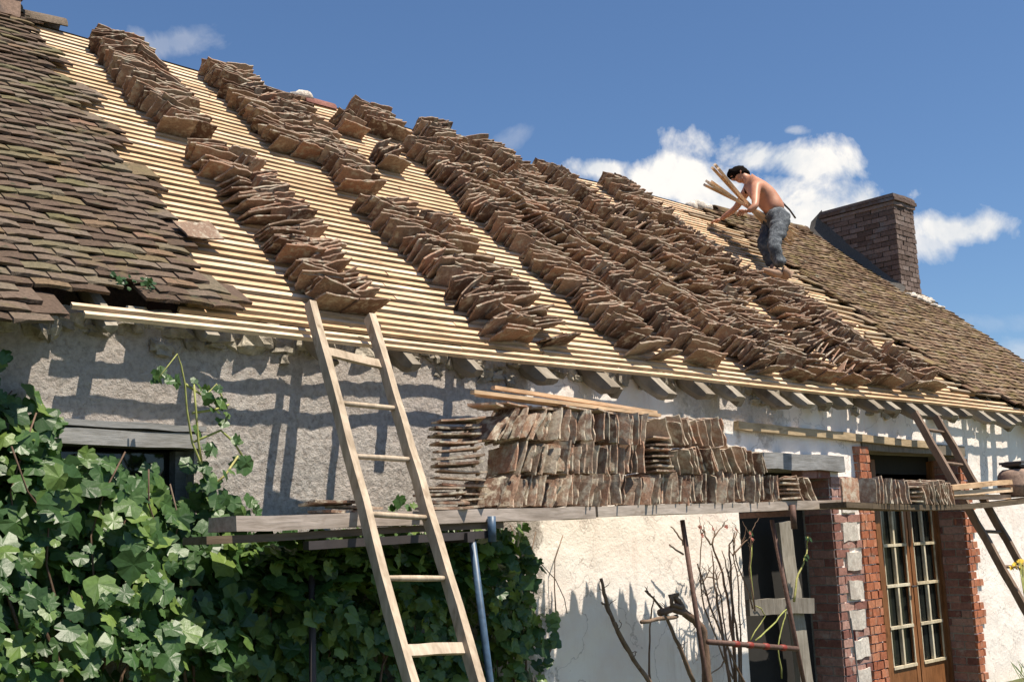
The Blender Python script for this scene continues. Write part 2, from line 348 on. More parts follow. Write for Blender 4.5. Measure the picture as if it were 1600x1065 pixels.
# front wall with its openings (x0, x1, z0, z1)
OPEN = [(7.41, 8.72, -1, 2.06), (9.38, 11.09, -1, 2.25), (1.7, 2.82, 1.25, 2.12)]
def wall_sheet():
    g = MB(); st = .05
    xs = sorted(set([round(XW + i * st, 4) for i in range(int((XE - XW) / st) + 1)] + [q for o in OPEN for q in o[:2]]))
    zs = sorted(set([round(-.1 + i * st, 4) for i in range(58)] + [q for o in OPEN for q in o[2:] if q > 0] + [2.78]))
    xs = [x for i, x in enumerate(xs) if i == 0 or x - xs[i - 1] > 1e-3]; zs = [z for z in zs if z <= 2.78]
    vs = []
    for z in zs:
        for x in xs:
            p = Vector((x, 0, z)); amp = .010 if x < 5.4 else .007
            e = any(abs(x - o[0]) < .001 or abs(x - o[1]) < .001 for o in OPEN)
            d = 0 if e else noise.noise(p * 5) * amp + noise.noise(p * 17) * amp * .8 + noise.noise(p * .8) * .02
            zz = z
            if z > 2.5: zz = z
            vs.append((x, -d * 1.0, zz))
    nx = len(xs); fs = []
    for j in range(len(zs) - 1):
        for i in range(nx - 1):
            cx = (xs[i] + xs[i + 1]) / 2; cz = (zs[j] + zs[j + 1]) / 2
            if any(o[0] < cx < o[1] and o[2] < cz < o[3] for o in OPEN): continue
            fs.append((j * nx + i, j * nx + i + 1, (j + 1) * nx + i + 1, (j + 1) * nx + i))
    g.add(vs, fs, .5); return g
wallo = part(wall_sheet(), 'wall', 'wall', house, True)
# reveals, interior and back of the house (closed and coloured near-black so that the inside is dark)
for (x0, x1, z0, z1) in OPEN:
    d = .30; g = MB()
    g.add([(x0, 0, max(z0, 0)), (x0, d, max(z0, 0)), (x0, d, z1), (x0, 0, z1)], [(0, 1, 2, 3)], .5)
    g.add([(x1, 0, max(z0, 0)), (x1, d, max(z0, 0)), (x1, d, z1), (x1, 0, z1)], [(0, 3, 2, 1)], .5)
    g.add([(x0, 0, z1), (x1, 0, z1), (x1, d, z1), (x0, d, z1)], [(0, 3, 2, 1)], .5)
    part(g, 'reveal', 'mortar', house)
def rear(x0, x1, z0, z1, y=1.9):
    return [(x0, y, z0), (x1, y, z0), (x1, y, z1), (x0, y, z1)]
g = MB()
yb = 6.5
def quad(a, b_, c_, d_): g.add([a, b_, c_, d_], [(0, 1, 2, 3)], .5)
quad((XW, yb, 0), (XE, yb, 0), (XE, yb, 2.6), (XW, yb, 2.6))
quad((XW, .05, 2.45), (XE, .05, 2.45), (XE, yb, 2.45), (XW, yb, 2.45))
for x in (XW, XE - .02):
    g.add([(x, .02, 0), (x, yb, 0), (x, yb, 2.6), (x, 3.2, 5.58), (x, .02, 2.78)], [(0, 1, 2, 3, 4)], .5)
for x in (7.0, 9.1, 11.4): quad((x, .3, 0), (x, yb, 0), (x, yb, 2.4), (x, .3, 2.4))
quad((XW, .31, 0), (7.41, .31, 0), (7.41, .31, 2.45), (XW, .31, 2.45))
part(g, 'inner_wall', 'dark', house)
g = MB()
g.add([(XE - .01, -.02, -.1), (XE + .25, -.02, -.1), (XE + .25, -.02, 2.8), (XE - .01, -.02, 2.8), (XE + .25, 6.5, -.1), (XE + .25, 6.5, 2.6), (XE + .25, 3.2, 5.55)],
      [(0, 1, 2, 3), (1, 4, 5, 6, 2)], .5)
part(g, 'gable_wall', 'wall', house)

def brick_run(g, x0, z0, x1, z1, y, depth=.11, bw=.215, bh=.063, mo=.011, tooth_l=False, tooth_r=False, skip=None, jit=.003, axis='x'):
    """courses of single bricks, each a box standing proud of the mortar"""
    z = z0; row = 0
    while z + bh <= z1 + .02:
        a = x0 - (R.choice((0, .0, .05, .1)) if tooth_l else 0); b_ = x1 + (R.choice((0, .02, .07, .12)) if tooth_r else 0)
        x = a - (bw / 2 if row % 2 else 0)
        while x < b_ - .02:
            xa = max(x, a); xb = min(x + bw - mo, b_)
            if xb - xa > .03 and not (skip and skip((xa + xb) / 2, z + bh / 2)):
                cx, cz = (xa + xb) / 2, z + bh / 2
                dd = depth + R.uniform(-.004, .004)
                if axis == 'x': m = Matrix.Translation((cx, y - .006 + depth / 2 + R.uniform(-.003, .003), cz)); sz = (xb - xa, dd, bh)
                else: m = Matrix.Translation((y - .006 + depth / 2 + R.uniform(-.003, .003), cx, cz)); sz = (dd, xb - xa, bh)
                m = m @ Matrix.Rotation(R.uniform(-.012, .012), 4, 'Y' if axis == 'x' else 'X')
                g.box(sz, m, jit=jit, seg=2)
            x += bw
        z += bh + mo; row += 1
STN = lambda x, z: 8.84 < x < 9.10 and z < 2.0 and (z * 4.1) % 1.0 < .62
# pier between the barn opening and the glazed door
g = MB(); brick_run(g, 8.725, 0, 9.14, 1.98, -.012, tooth_l=False, skip=STN); part(g, 'brick_pier', 'brick', house)
g = MB(); brick_run(g, 9.145, 0, 9.385, 2.28, -.022, bw=.12); part(g, 'door_jamb', 'brick_o', house, label='orange new brick door jamb')
g = MB(); brick_run(g, 11.09, 0, 11.22, 2.25, -.02, bw=.12, tooth_r=True); part(g, 'door_jamb', 'brick_o', house, label='toothed orange brick door jamb')
for (d_, zt_, x_) in ((.30, 2.25, 11.09), (.26, 2.06, 8.72)): g = MB(); brick_run(g, .0, 0, d_, zt_, x_, bw=.22, axis='y'); part(g, 'inner_jamb', 'brick', house)
g = MB(); brick_run(g, 8.3, 2.0, 8.75, 2.10, -.02); brick_run(g, 8.72, 1.95, 9.15, 2.06, -.02); part(g, 'brick_patch', 'brick', house)
g = MB()
for k in range(8):
    zc = (k + .31) / 4.1
    g.box((.22, .12, .155), Matrix.Translation((8.97 + R.uniform(-.02, .02), .03, zc)), jit=.008, seg=3)
part(g, 'quoin_stone', 'white_stone', house)
# lintels and boards
g = MB(); g.beam((7.25, -.0, 2.135), (8.86, -.0, 2.12), .16, .13, jit=.006, seg=8); part(g, 'lintel', 'grey_wood', house, label='grey timber lintel over the barn opening')
g = MB(); g.beam((1.55, .0, 2.165), (2.86, .0, 2.14), .10, .075, jit=.004, seg=8); g.beam((1.55, .005, 2.22), (2.86, .005, 2.205), .12, .03, jit=.003, seg=8)
part(g, 'lintel', 'grey_wood', house, label='blue-grey timber lintel over the window')
g = MB(); g.beam((7.42, -.03, 2.40), (10.5, -.03, 2.325), .05, .065, jit=.003, seg=20); part(g, 'wall_batten', 'old_batten', house)
g = MB(); g.beam((9.3, .06, 2.30), (11.25, .06, 2.29), .16, .10, jit=.004, seg=8); part(g, 'lintel', 'rafter', house, label='dark timber lintel over the glazed door')
# window behind the vine
g = MB()
for x in (1.74, 2.79): g.beam((x, .12, 1.25), (x, .12, 2.1), .06, .07, up=Vector((0, 1, 0)))
g.beam((1.7, .12, 1.28), (2.82, .12, 1.28), .07, .06); g.beam((2.27, .13, 1.3), (2.27, .13, 2.08), .04, .05, up=Vector((0, 1, 0)))
wf = part(g, 'window', 'grey_wood', house)
g = MB(); g.add([(1.75, .15, 1.3), (2.8, .15, 1.3), (2.8, .15, 2.1), (1.75, .15, 2.1)], [(0, 1, 2, 3)], .5); part(g, 'pane', 'glass', wf)

# glazed double door: two leaves, ten panes each
DY = .30; dx0, dx1 = 9.93, 11.07
g = MB()
g.beam((dx0 - .03, DY - .02, 0), (dx0 - .03, DY - .02, 2.2), .08, .07, up=Vector((0, 1, 0)))
g.beam((dx1 + .0, DY - .02, 0), (dx1 + .0, DY - .02, 2.2), .05, .07, up=Vector((0, 1, 0)))
g.beam((dx0, DY - .02, 1.99), (dx1, DY - .02, 1.99), .08, .05)
fr = part(g, 'door_frame', 'door_wood', house)
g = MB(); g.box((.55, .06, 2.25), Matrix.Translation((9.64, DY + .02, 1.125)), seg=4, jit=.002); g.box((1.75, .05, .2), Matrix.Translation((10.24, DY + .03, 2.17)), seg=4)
part(g, 'recess_shade_fill', 'dark', house)  # near-black fill that paints in the shade of the door recess
zr = [0.28, .64, 1.02, 1.395, 1.77, 1.98]
for leaf in range(2):
    a = dx0 + .012 + leaf * .57; b_ = a + .55
    g = MB()
    for x, wd in ((a + .032, .064), (b_ - .032, .064)): g.beam((x, DY, .06), (x, DY, 1.97), .05, wd, up=Vector((1, 0, 0)))
    g.box((.55, .045, .10), Matrix.Translation(((a + b_) / 2, DY, 1.94))); g.box((.55, .04, .23), Matrix.Translation(((a + b_) / 2, DY, .155)))
    lf = part(g, 'door', 'door_wood', house)
    g = MB(); xm = (a + b_) / 2
    g.beam((xm, DY - .015, .28), (xm, DY - .015, 1.9), .03, .028, up=Vector((1, 0, 0)))
    for x in (a + .07, b_ - .07): g.beam((x, DY - .022, .28), (x, DY - .022, 1.9), .012, .012, up=Vector((1, 0, 0)))
    for z in zr[:5]: g.beam((a + .06, DY - .02, z), (b_ - .06, DY - .02, z), .03, .026)
    part(g, 'glazing_bar', 'pale_bar', lf)
    for j in range(5):
        for i in range(2):
            g = MB(); p0 = a + .064 + i * .211; z0 = zr[j]; z1 = min(zr[j + 1], 1.9)
            g.add([(p0, DY + .01, z0), (p0 + .211, DY + .01, z0), (p0 + .211, DY + .01, z1), (p0, DY + .01, z1)], [(0, 1, 2, 3)], .5)
            part(g, 'pane', 'glass', lf)
    if leaf == 0:
        g = MB(); g.tube([(b_ - .02, DY - .03, 1.0), (b_ - .02, DY - .07, 1.0), (b_ - .12, DY - .08, 1.0)], .009); part(g, 'handle', 'iron', lf)

# barn door timbers inside the left opening
g = MB(); g.beam(at(1222, 815, .10), at(1262, 1090, .10), .05, .17, up=Vector((1, 0, 0)), jit=.006, seg=10); bd = part(g, 'door_post', 'barn_wood', house)
g = MB(); g.beam(at(1168, 948, .04), at(1268, 945, .04), .05, .12, jit=.005, seg=6); part(g, 'door_rail', 'barn_wood', house)
g = MB(); g.add([(7.42, .27, 0), (8.7, .27, 0), (8.7, .27, 2.05), (7.42, .27, 2.05)], [(0, 1, 2, 3)], .5); part(g, 'interior_shade_sheet', 'dark', house)  # dark sheet standing in for the shaded interior behind the opening

# ---- rafters
xr = []; x = 1.75
while x < XE: xr.append(x + R.uniform(-.04, .04)); x += (.62 - .26 * min(1, max(0, (x - 3) / 6))) * R.uniform(.85, 1.15)
for i, x in enumerate(xr):
    g = MB(); tail = -.17 - R.uniform(-.05, .07); wd = R.uniform(.055, .07) if x < 5 else R.uniform(.085, .115); hg = R.uniform(.085, .105) if x < 4 else R.uniform(.105, .135)
    if x < 3.3: tail = -.05
    # log-like section, flat on top, undercut at the end
    vs = []; fs = []; ns = 14
    for k in range(ns + 1):
        s = tail + (RL - .05 - tail) * (k / ns) ** 1.6
        low = hg * (1.0 if k > 1 else (.38 if k == 0 else .8)); j = R.uniform(-.006, .006)
        for (dx, dz) in ((-wd / 2, -.027), (-wd / 2 - .004, -.027 - low * .55), (-wd * .22, -.027 - low), (wd * .25, -.027 - low * .97), (wd / 2 + .004, -.027 - low * .5), (wd / 2, -.027)):
            vs.append(rp(x + dx + j, s, dz + R.uniform(-.003, .003)))
    for k in range(ns):
        for q in range(6): fs.append((k * 6 + q, k * 6 + (q + 1) % 6, (k + 1) * 6 + (q + 1) % 6, (k + 1) * 6 + q))
    fs.append((5, 4, 3, 2, 1, 0)); fs.append(tuple(ns * 6 + q for q in range(6)))
    g.add(vs, fs); part(g, 'rafter', 'rafter', house)
    if i % 3 == 1 and x > 5:      # some rafters are doubled by a rough sprocket
        g = MB(); xx = x + wd * .95; g.beam(rp(xx, tail + .03, -.10), rp(xx + .02, .7, -.07), .07, .08, up=NRM, jit=.006, seg=5); part(g, 'sprocket', 'rafter', house)
# rough stones bedded on the wall head
g = MB(); x = 1.6
while x < 14.2:
    sx = R.uniform(.035, .085); g.rock((x, R.uniform(-.01, .04), 2.73 + R.uniform(-.05, .02)), sx, .05, R.uniform(.035, .075), rough=.5); x += sx * 1.1
    if R.random() < .2: g.rock((x, R.uniform(-.02, .01), 2.62 + R.uniform(-.04, .05)), R.uniform(.03, .07), .03, R.uniform(.02, .04), rough=.6)
part(g, 'rubble_course', 'stone', house)

# ---- battens
def lb(s): return 3.02 + .10 * math.sin(s * 9) + .03 * math.sin(s * 31)
def rb(s): return 11.62 + .12 * math.sin(s * 7 + 1) + .07 * math.sin(s * 23)
srows = [0, .075, .150, .225, .300, .375]
while srows[-1] < RL - .07: srows.append(srows[-1] + .0845)
for i, s in enumerate(srows):
    g = MB(); x = (2.2 if i < 2 else lb(s) - .35) + R.uniform(-.1, 0); xe = rb(s) + R.uniform(-.15, .2) if i > 2 else 12.3 + R.uniform(-.1, .6)
    while x < xe - .05:
        L = min(R.uniform(1.6, 3.6), xe - x); ds = R.uniform(-.006, .006); skew = R.uniform(-.006, .006)
        wd = R.uniform(.025, .028) if i < 4 else R.uniform(.037, .043); segs = max(2, int(L / .25)); rr = R.random(); vs = []; fs = []
        for k in range(segs + 1):
            xx = x + L * k / segs; so = s + ds + skew * k / segs + R.uniform(-.0015, .0015)
            for (a, h) in ((-wd / 2, 0), (wd / 2, 0), (wd / 2, .024), (-wd / 2, .024)): vs.append(rp(xx, so + a, h - .024 + .0))
        for k in range(segs):
            for q in range(4): fs.append((k * 4 + q, k * 4 + (q + 1) % 4, (k + 1) * 4 + (q + 1) % 4, (k + 1) * 4 + q))
        fs.append((3, 2, 1, 0)); fs.append(tuple(segs * 4 + q for q in range(4)))
        g.add(vs, fs, rr); x += L + R.uniform(.002, .012)
    part(g, 'batten', 'batten', house)
# old grey laths and offcuts still lying beside the right-hand tiles
for k in range(26):
    s = .3 + k * .155 + R.uniform(-.04, .04); x0 = R.uniform(10.75, 11.3); L = R.uniform(.5, 1.1)
    g = MB(); a = R.uniform(-.12, .06); g.beam(rp(x0, s, .015), rp(x0 + L, s + a, .015 + R.uniform(0, .02)), .035, .018, up=NRM, jit=.002, seg=3)
    part(g, 'old_lath', 'old_batten', house)

# ---- laid tiles
def laid(x0f, x1f, s0, s1, mat, name, wd=.168, gauge=.083, skip=None, rag=0.0):
    g = MB(); s = s0; row = 0
    while s < s1:
        xa, xb = x0f(s), x1f(s)
        x = xa - (wd / 2 if row % 2 else 0)
        while x < xb:
            w_ = wd - .004
            if not (skip and skip(x + w_ / 2, s)) and x + w_ > xa:
                lift = R.uniform(.040, .052); tl = R.uniform(-.007, .007); th = .018; dz = R.uniform(-.008, .008); rot = R.uniform(-.02, .02)
                hs = min(.25, s1 + .05 - s)
                vs = []; nx_ = 3
                for h0 in (0, th):
                    for jj, sv in enumerate((0, hs)):
                        for i in range(nx_ + 1):
                            u = i / nx_; xx = x + w_ * u; lo = (lift if jj == 0 else .004)
                            edge = (R.uniform(-.009, .009) if jj == 0 else 0)
                            vs.append(rp(xx, s + sv + rot * (u - .5) * 4 * w_ * (1 if jj == 0 else 1) + edge + dz, lo + tl * (u - .5) + h0 + .004 * math.sin(u * math.pi)))
                k = nx_ + 1; fs = []
                for i in range(nx_):
                    fs.append((i, i + 1, k + i + 1, k + i)[::-1]); fs.append((2 * k + i, 2 * k + i + 1, 3 * k + i + 1, 3 * k + i)); fs.append((i, i + 1, 2 * k + i + 1, 2 * k + i))
                fs.append((0, 2 * k, 3 * k, k)); fs.append((k - 1, 2 * k - 1, 4 * k - 1, 3 * k - 1))
                g.add(vs, fs)
            x += wd + R.uniform(-.002, .004)
        s += gauge; row += 1
    return part(g, name, mat, house)
MISS = lambda x, s: (s < .0 and x > 1.98) or (.06 < s < .20 and 2.36 < x < 2.56) or (s < .06 and x > 1.9 and R.random() < .5) or R.random() < .004
o = laid(lambda s: XW, lambda s: lb(s) - .12, -.229, RL - .05, 'roof_l', 'tile_covering', skip=MISS, wd=.18); o['label'] = 'dark mossy old tiles on the left of the roof'
o = laid(lambda s: rb(s) + .02 if s > .2 else 12.4 - s, lambda s: XE + .1, .0, RL - .05, 'roof_r', 'tile_covering'); o['label'] = 'golden lichened old tiles below the chimney'
# rear slope
g = MB(); ridge_y = rp(6, RL).y
def back(x, t): q = rp(x, RL, .0); return (x, q.y + t * 3.3, q.z - t * 3.05)
for i in range(40):
    x0 = XW + (XE + .1 - XW) * i / 40; x1 = XW + (XE + .1 - XW) * (i + 1) / 40
    g.add([back(x0, 0), back(x1, 0), back(x1, 1), back(x0, 1)], [(0, 3, 2, 1)])
o = part(g, 'rear_slope', 'roof_l', house)
# ridge: bedding mortar lumps and half-round ridge tiles
g = MB()
x = XW
while x < XE:
    if x > 11.3 or (x > 4.2 and R.random() < .2):
        q = rp(x, RL, .0); g = MB(); g.rock((x, q.y + .02, q.z + R.uniform(-.02, .03)), R.uniform(.06, .13), .10, R.uniform(.04, .07)); part(g, 'mortar_lump', 'lime', house, True)
    x += R.uniform(.13, .22)
def ridge_tile(x, L, r=.105, tip=0.0, mat='roof_l', lift=0):
    q = rp(x + L / 2, RL, 0); g = MB(); vs = []; fs = []; n_ = 9
    for j, rr in enumerate((r, r - .016)):
        for e in (0, 1):
            for k in range(n_):
                a = math.pi * (.02 + .96 * k / (n_ - 1)); vs.append((x + L * e, q.y + math.cos(a) * rr, q.z - .02 + lift + math.sin(a) * rr + tip * e + (0.012 if e else 0)))
    for k in range(n_ - 1):
        fs += [(k, k + 1, n_ + k + 1, n_ + k), (2 * n_ + k, 3 * n_ + k, 3 * n_ + k + 1, 2 * n_ + k + 1), (k, 2 * n_ + k, 2 * n_ + k + 1, k + 1), (n_ + k, n_ + k + 1, 3 * n_ + k + 1, 3 * n_ + k)]
    g.add(vs, fs); return part(g, 'ridge_tile', mat, house, True)
x = XW
while x < 3.3: ridge_tile(x, .34, lift=R.uniform(-.02, .02), tip=R.uniform(-.03, .03)); x += .345
for x in (5.55, 7.2): ridge_tile(x, .33, r=.085, tip=R.uniform(-.04, .04), mat='brick', lift=-.04)
x = 11.75
while x < 13.8: ridge_tile(x, .33, mat='roof_r', lift=R.uniform(-.02, .02), tip=R.uniform(-.03, .03)); x += .345
# verge of the gable
g = MB(); g.beam(rp(XE + .06, -.1, .02), rp(XE + .06, RL, .02), .07, .05, up=NRM, jit=.006, seg=30); part(g, 'verge', 'mortar', house)

# ---- chimney on the right gable
cx0, cx1, cy0, cy1 = 13.98, 14.50, 1.92, 3.0; ztop = 5.83
g = MB(); g.box((cx1 - cx0 - .02, cy1 - cy0 - .02, 2.2), Matrix.Translation(((cx0 + cx1) / 2, (cy0 + cy1) / 2, ztop - 1.1)), r=.5)
ch = part(g, 'chimney', 'mortar_d', house)
g = MB(); brick_run(g, cx0, 4.3, cx1, ztop - .04, cy0, bw=.17, bh=.058, jit=.004); brick_run(g, cy0, 4.3, cy1, ztop - .04, cx0, bw=.23, bh=.058, jit=.004, axis='y')
brick_run(g, cy0, 4.3, cy1, ztop - .04, cx1 - .1, bw=.23, bh=.058, jit=.004, axis='y')
part(g, 'brickwork', 'brick_d', ch)
g = MB(); g.box((cx1 - cx0 + .045, cy1 - cy0 + .045, .05), Matrix.Translation(((cx0 + cx1) / 2, (cy0 + cy1) / 2, ztop + .0)), jit=.006, seg=6)
g.box((cx1 - cx0 + .09, cy1 - cy0 + .08, .045), Matrix.Translation(((cx0 + cx1) / 2, (cy0 + cy1) / 2, ztop + .052)), jit=.006, seg=6)
g.box((cx1 - cx0 + .06, cy1 - cy0 + .06, .04), Matrix.Translation(((cx0 + cx1) / 2, (cy0 + cy1) / 2, ztop + .10)), jit=.008, seg=6)
part(g, 'cap', 'brick_d', ch)
# cement fillets where the chimney meets the slope
g = MB()
nk = 16
for k in range(nk + 1):
    y = cy0 - .06 + (cy1 + .22 - cy0) * k / nk; sq = (y + .18) / CS; p = rp(cx0, sq, 0); j = .02 * noise.noise(Vector((y * 6, 0, 0))); hh = .10 + .20 * (k / nk) ** 1.5 + j
    g.v += [(cx0 - .14 + j, y, p.z + .035), (cx0 - .05, y, p.z + .05 + hh * .55 + j), (cx0 - .004, min(y, cy1), p.z + .06 + hh)]
for k in range(nk):
    for q in range(2): a = k * 3 + q; g.f.append((a, a + 3, a + 4, a + 1)); g.r.append(.5)
vs = [rp(cx0 - .10, (cy1 + .16 + .18) / CS, .02), rp(cx0 + .0, (cy1 + .16 + .18) / CS, .02), Vector((cx0, cy1 - .02, ztop - .25)), Vector((cx0, cy1 + .18, 5.62)), Vector((cx1, cy1 - .02, ztop - .25)), Vector((cx1, cy1 + .24, 5.60))]
g.add(vs, [(3, 2, 4, 5), (0, 1, 2, 3)], .5)
part(g, 'flashing', 'mortar_d', ch, True)
g = MB()
for k in range(26):
    x = R.uniform(cx0 - .02, cx1 + .05); s = (cy0 + .18) / CS - R.uniform(.0, .42) * (x - cx0 + .2); p = rp(x, s, .045); g.rock(p, .07, .07, .022, rough=.3)
part(g, 'mortar_patch', 'lime', ch, True)
# low chimney at the far left ridge
q = at(8, 20, 3.3)
g = MB(); g.box((.62, .5, .55), Matrix.Translation((q.x - .28, 3.3, q.z - .21)), jit=.006, seg=4); c2 = part(g, 'chimney', 'clay_pot', house)
g = MB(); g.box((.5, .4, .05), Matrix.Translation((q.x - .30, 3.3, q.z + .09)), seg=2); part(g, 'cap_gap_shade', 'dark', c2)  # dark slab standing in for the shaded gap under the cap
g = MB(); g.box((.78, .6, .04), Matrix.Translation((q.x - .28, 3.3, q.z + .135)), jit=.004, seg=3); part(g, 'cap', 'brick', c2)

# ---------------------------------------------------------------- clay tiles, one by one
def tile_geo(L=.285, H=.190, T=.016):
    """plain clay tile: slightly cupped slab, worn edges, a hanging nib"""
    nu, nv = 6, 4; vs = []; fs = []; cup = R.uniform(.001, .009); tw = R.uniform(-.006, .006)
    e = [[R.uniform(-.008, .008) for _ in range(12)] for _ in range(4)]
    for side in (0, 1):
        for j in range(nv + 1):
            for i in range(nu + 1):
                u = i / nu - .5; v = j / nv; x = u * L; z = v * H
                if j == 0: z += e[0][i] * .5
                if j == nv: z += e[1][i]
                if i == 0: x += e[2][j]
                if i == nu: x += e[3][j]
                y = cup * (1 - (2 * u) ** 2) + tw * u * (v - .5) * 4 + (T if side else 0)
                if j in (0, nv) or i in (0, nu): y += (-.003 if side else .003)
                vs.append(Vector((x, y - T / 2, z)))
    w1 = nu + 1; o = w1 * (nv + 1)
    for j in range(nv):
        for i in range(nu):
            a = j * w1 + i; fs.append((a, a + 1, a + w1 + 1, a + w1)); fs.append((o + a, o + a + w1, o + a + w1 + 1, o + a + 1))
    for i in range(nu):
        fs.append((i, o + i, o + i + 1, i + 1)); a = nv * w1 + i; fs.append((a, a + 1, o + a + 1, o + a))
    for j in range(nv):
        a = j * w1; fs.append((a, a + w1, o + a + w1, o + a)); a = j * w1 + nu; fs.append((a, o + a, o + a + w1, a + w1))
    # nib
    b = len(vs); nx0 = L * .5 - .02
    for (x, y, z) in ((nx0 - .02, T / 2 - .002, H * .4), (nx0, T / 2 - .002, H * .4), (nx0, T / 2 - .002, H * .6), (nx0 - .02, T / 2 - .002, H * .6)): vs.append(Vector((x, y, z)))
    for (x, y, z) in ((nx0 - .017, T / 2 + .014, H * .43), (nx0 - .004, T / 2 + .014, H * .43), (nx0 - .004, T / 2 + .014, H * .57), (nx0 - .017, T / 2 + .014, H * .57)): vs.append(Vector((x, y, z)))
    fs += [(b + 4, b + 5, b + 6, b + 7)] + [(b + k, b + (k + 1) % 4, b + 4 + (k + 1) % 4, b + 4 + k) for k in range(4)]
    return vs, fs
GEO = [tile_geo(L=R.uniform(.24, .27), H=R.uniform(.160, .186), T=R.uniform(.014, .020)) for _ in range(20)]
TM = []
for vs, fs in GEO:
    g = MB(); g.add(vs, fs, 0.0); TM.append(g.mesh('clay_tile', 'tile'))
TP = []
for vs, fs in GEO:
    g = MB(); g.add(vs, fs, 0.0); TP.append(g.mesh('clay_tile', 'tile_lit'))
NT = 0
def tile_obj(m, label, group):
    global NT; NT += 1
    o = bpy.data.objects.new('clay_tile', R.choice(TP if m.translation.z < 2.6 else TM)); COL.objects.link(o); o.matrix_world = m
    return tag(o, label, 'roof tile', group)
FAR = MB()
def tile_far(m):
    vs, fs = R.choice(GEO); FAR.add([m @ q for q in vs], fs)

RF = Matrix((Vector((1, 0, 0)), UPS, NRM)).transposed()          # roof frame: x, upslope, normal
def roof_tile_m(x, s, lean, yaw, roll, h=.0):
    m = RF.to_4x4() @ Matrix.Rotation(yaw, 4, 'Z') @ Matrix.Rotation(-lean, 4, 'X') @ Matrix.Rotation(roll, 4, 'Y')
    m.translation = rp(x, s, h); return m
def column(x, s0, s1, wd, put, step=.050, dbl=True, lean=.12, end=True, h0=.0):
    """tiles stood on edge on the battens and slumped against each other, one lane or two side by side"""
    wd *= (.86 if x < 6 else .66); lanes = ([-wd / 4, wd / 4] if dbl else [0])
    for ln in lanes:
        s = s1 - R.uniform(0, .06); ph = R.uniform(0, 6); l0 = R.uniform(.1, .3); yw = R.uniform(-.2, .2); rl = 0
        while s > s0:
            l0 += R.uniform(-.10, .10); l0 = max(.10, min(.80, l0)); yw += R.uniform(-.18, .18); yw = max(-.55, min(.55, yw * .95)); rl = rl * .7 + R.uniform(-.2, .2)
            sw = .022 * math.sin(s * 3.1 + ph); k = 2.0 if R.random() < .10 else 1.0
            put(roof_tile_m(x + ln + sw + R.uniform(-.03, .03), s, -l0 + R.uniform(-.10, .10), yw + R.uniform(-.16, .16) * k, rl * k, h0 + R.uniform(-.012, .026)))
            s -= step * R.uniform(.55, 1.5) * (2.4 if R.random() < .06 else 1)
        if end: put(roof_tile_m(x + ln + R.uniform(-.03, .03), s - .02, -.35 - R.uniform(0, .25), R.uniform(-.3, .3), R.uniform(-.15, .15)))
def near(label, group): return lambda m: tile_obj(m, label, group)
# the row nearest the big ladder and the foot of the next two rows are near enough to be single tiles
column(3.78, .36, 2.30, .47, near('weathered brown clay tile standing on edge in the row just above the tall ladder', 'tiles on edge above the tall ladder'), step=.045)
column(5.02, .28, 1.15, .42, tile_far)
column(3.66, 2.72, 4.38, .42, tile_far)
column(4.68, 2.92, 4.42, .44, tile_far)
column(5.00, 2.38, 3.98, .30, tile_far, dbl=True)
column(4.98, 1.20, 2.02, .46, tile_far, end=False)
column(5.42, 0.28, 1.9, .28, tile_far, dbl=False)
column(5.62, 3.74, 3.92, .28, tile_far, dbl=False)
column(6.15, 3.98, 4.40, .44, tile_far)
column(5.70, 3.10, 3.34, .30, tile_far, dbl=False)
column(6.34, 0.25, 3.66, .46, tile_far)
column(6.98, 0.24, 1.75, .44, tile_far); column(6.96, 1.85, 4.46, .46, tile_far)
column(7.74, 0.23, 2.1, .46, tile_far); column(7.70, 2.2, 4.45, .46, tile_far)
column(8.18, .25, 1.35, .28, tile_far, dbl=False); column(7.36, 2.3, 3.5, .28, tile_far, dbl=False)
column(8.56, 0.22, 2.6, .46, tile_far); column(8.52, 2.75, 4.25, .46, tile_far)
column(9.03, 0.22, 1.0, .28, tile_far, dbl=False); column(9.0, 1.6, 3.5, .28, tile_far, dbl=False)
column(9.62, 0.23, 4.35, .5, tile_far)
column(10.16, 0.23, 2.0, .44, tile_far)
column(10.62, 0.27, .9, .28, tile_far, dbl=False)
o = FAR.build('stacked_tiles', 'tile'); tag(o, 'long rows of old brown clay tiles stood on edge up the battened roof', 'roof tiles', kind='stuff')
# slipped tile
m = roof_tile_m(3.10, .86, 1.50, .25, .0, .085); o = tile_obj(m, 'pinkish loose tile lying flat at the edge of the left tiling', None)

# ---------------------------------------------------------------- platform
PY = -.72; PW = .25
def pl(u, v): return at(u, v, PY)
a_, b_ = pl(430, 806), pl(1326, 780)
def plank(name, p, q, y0, y1, th, mat, label, seg=14, bend=0.0, grp='planks of the scaffold platform'):
    g = MB(); p = Vector((p.x, (y0 + y1) / 2, p.z - th / 2)); q = Vector((q.x, (y0 + y1) / 2, q.z - th / 2))
    g.beam(p, q, abs(y1 - y0), th, jit=.003, seg=seg, bend=bend); o = g.build(name, mat); return tag(o, label, 'plank', grp)
p0 = pl(368, 806); p1 = pl(905, 801); p2 = pl(1325, 780)
plank('scaffold_plank', p0, pl(930, 790.6), PY - .004, PY + PW, .068, 'plank', 'weathered scaffold plank under the stacked tiles, its thick end left of the ladder')
plank('scaffold_plank', pl(934, 790.5), p2, PY, PY + PW, .062, 'plank', 'weathered scaffold plank carrying the right half of the big tile stack')
q0 = pl(325, 838); plank('scaffold_plank', Vector((q0.x, 0, q0.z)), Vector((4.3, 0, p0.z - .05)), PY + .02, PY + .24, .035, 'plank_d', 'dark short plank sticking out beneath the left end of the platform', seg=5)
q1 = at(1322, 781, -.98); q2 = at(1480, 795, -.98); q3 = at(1640, 772, -.98)
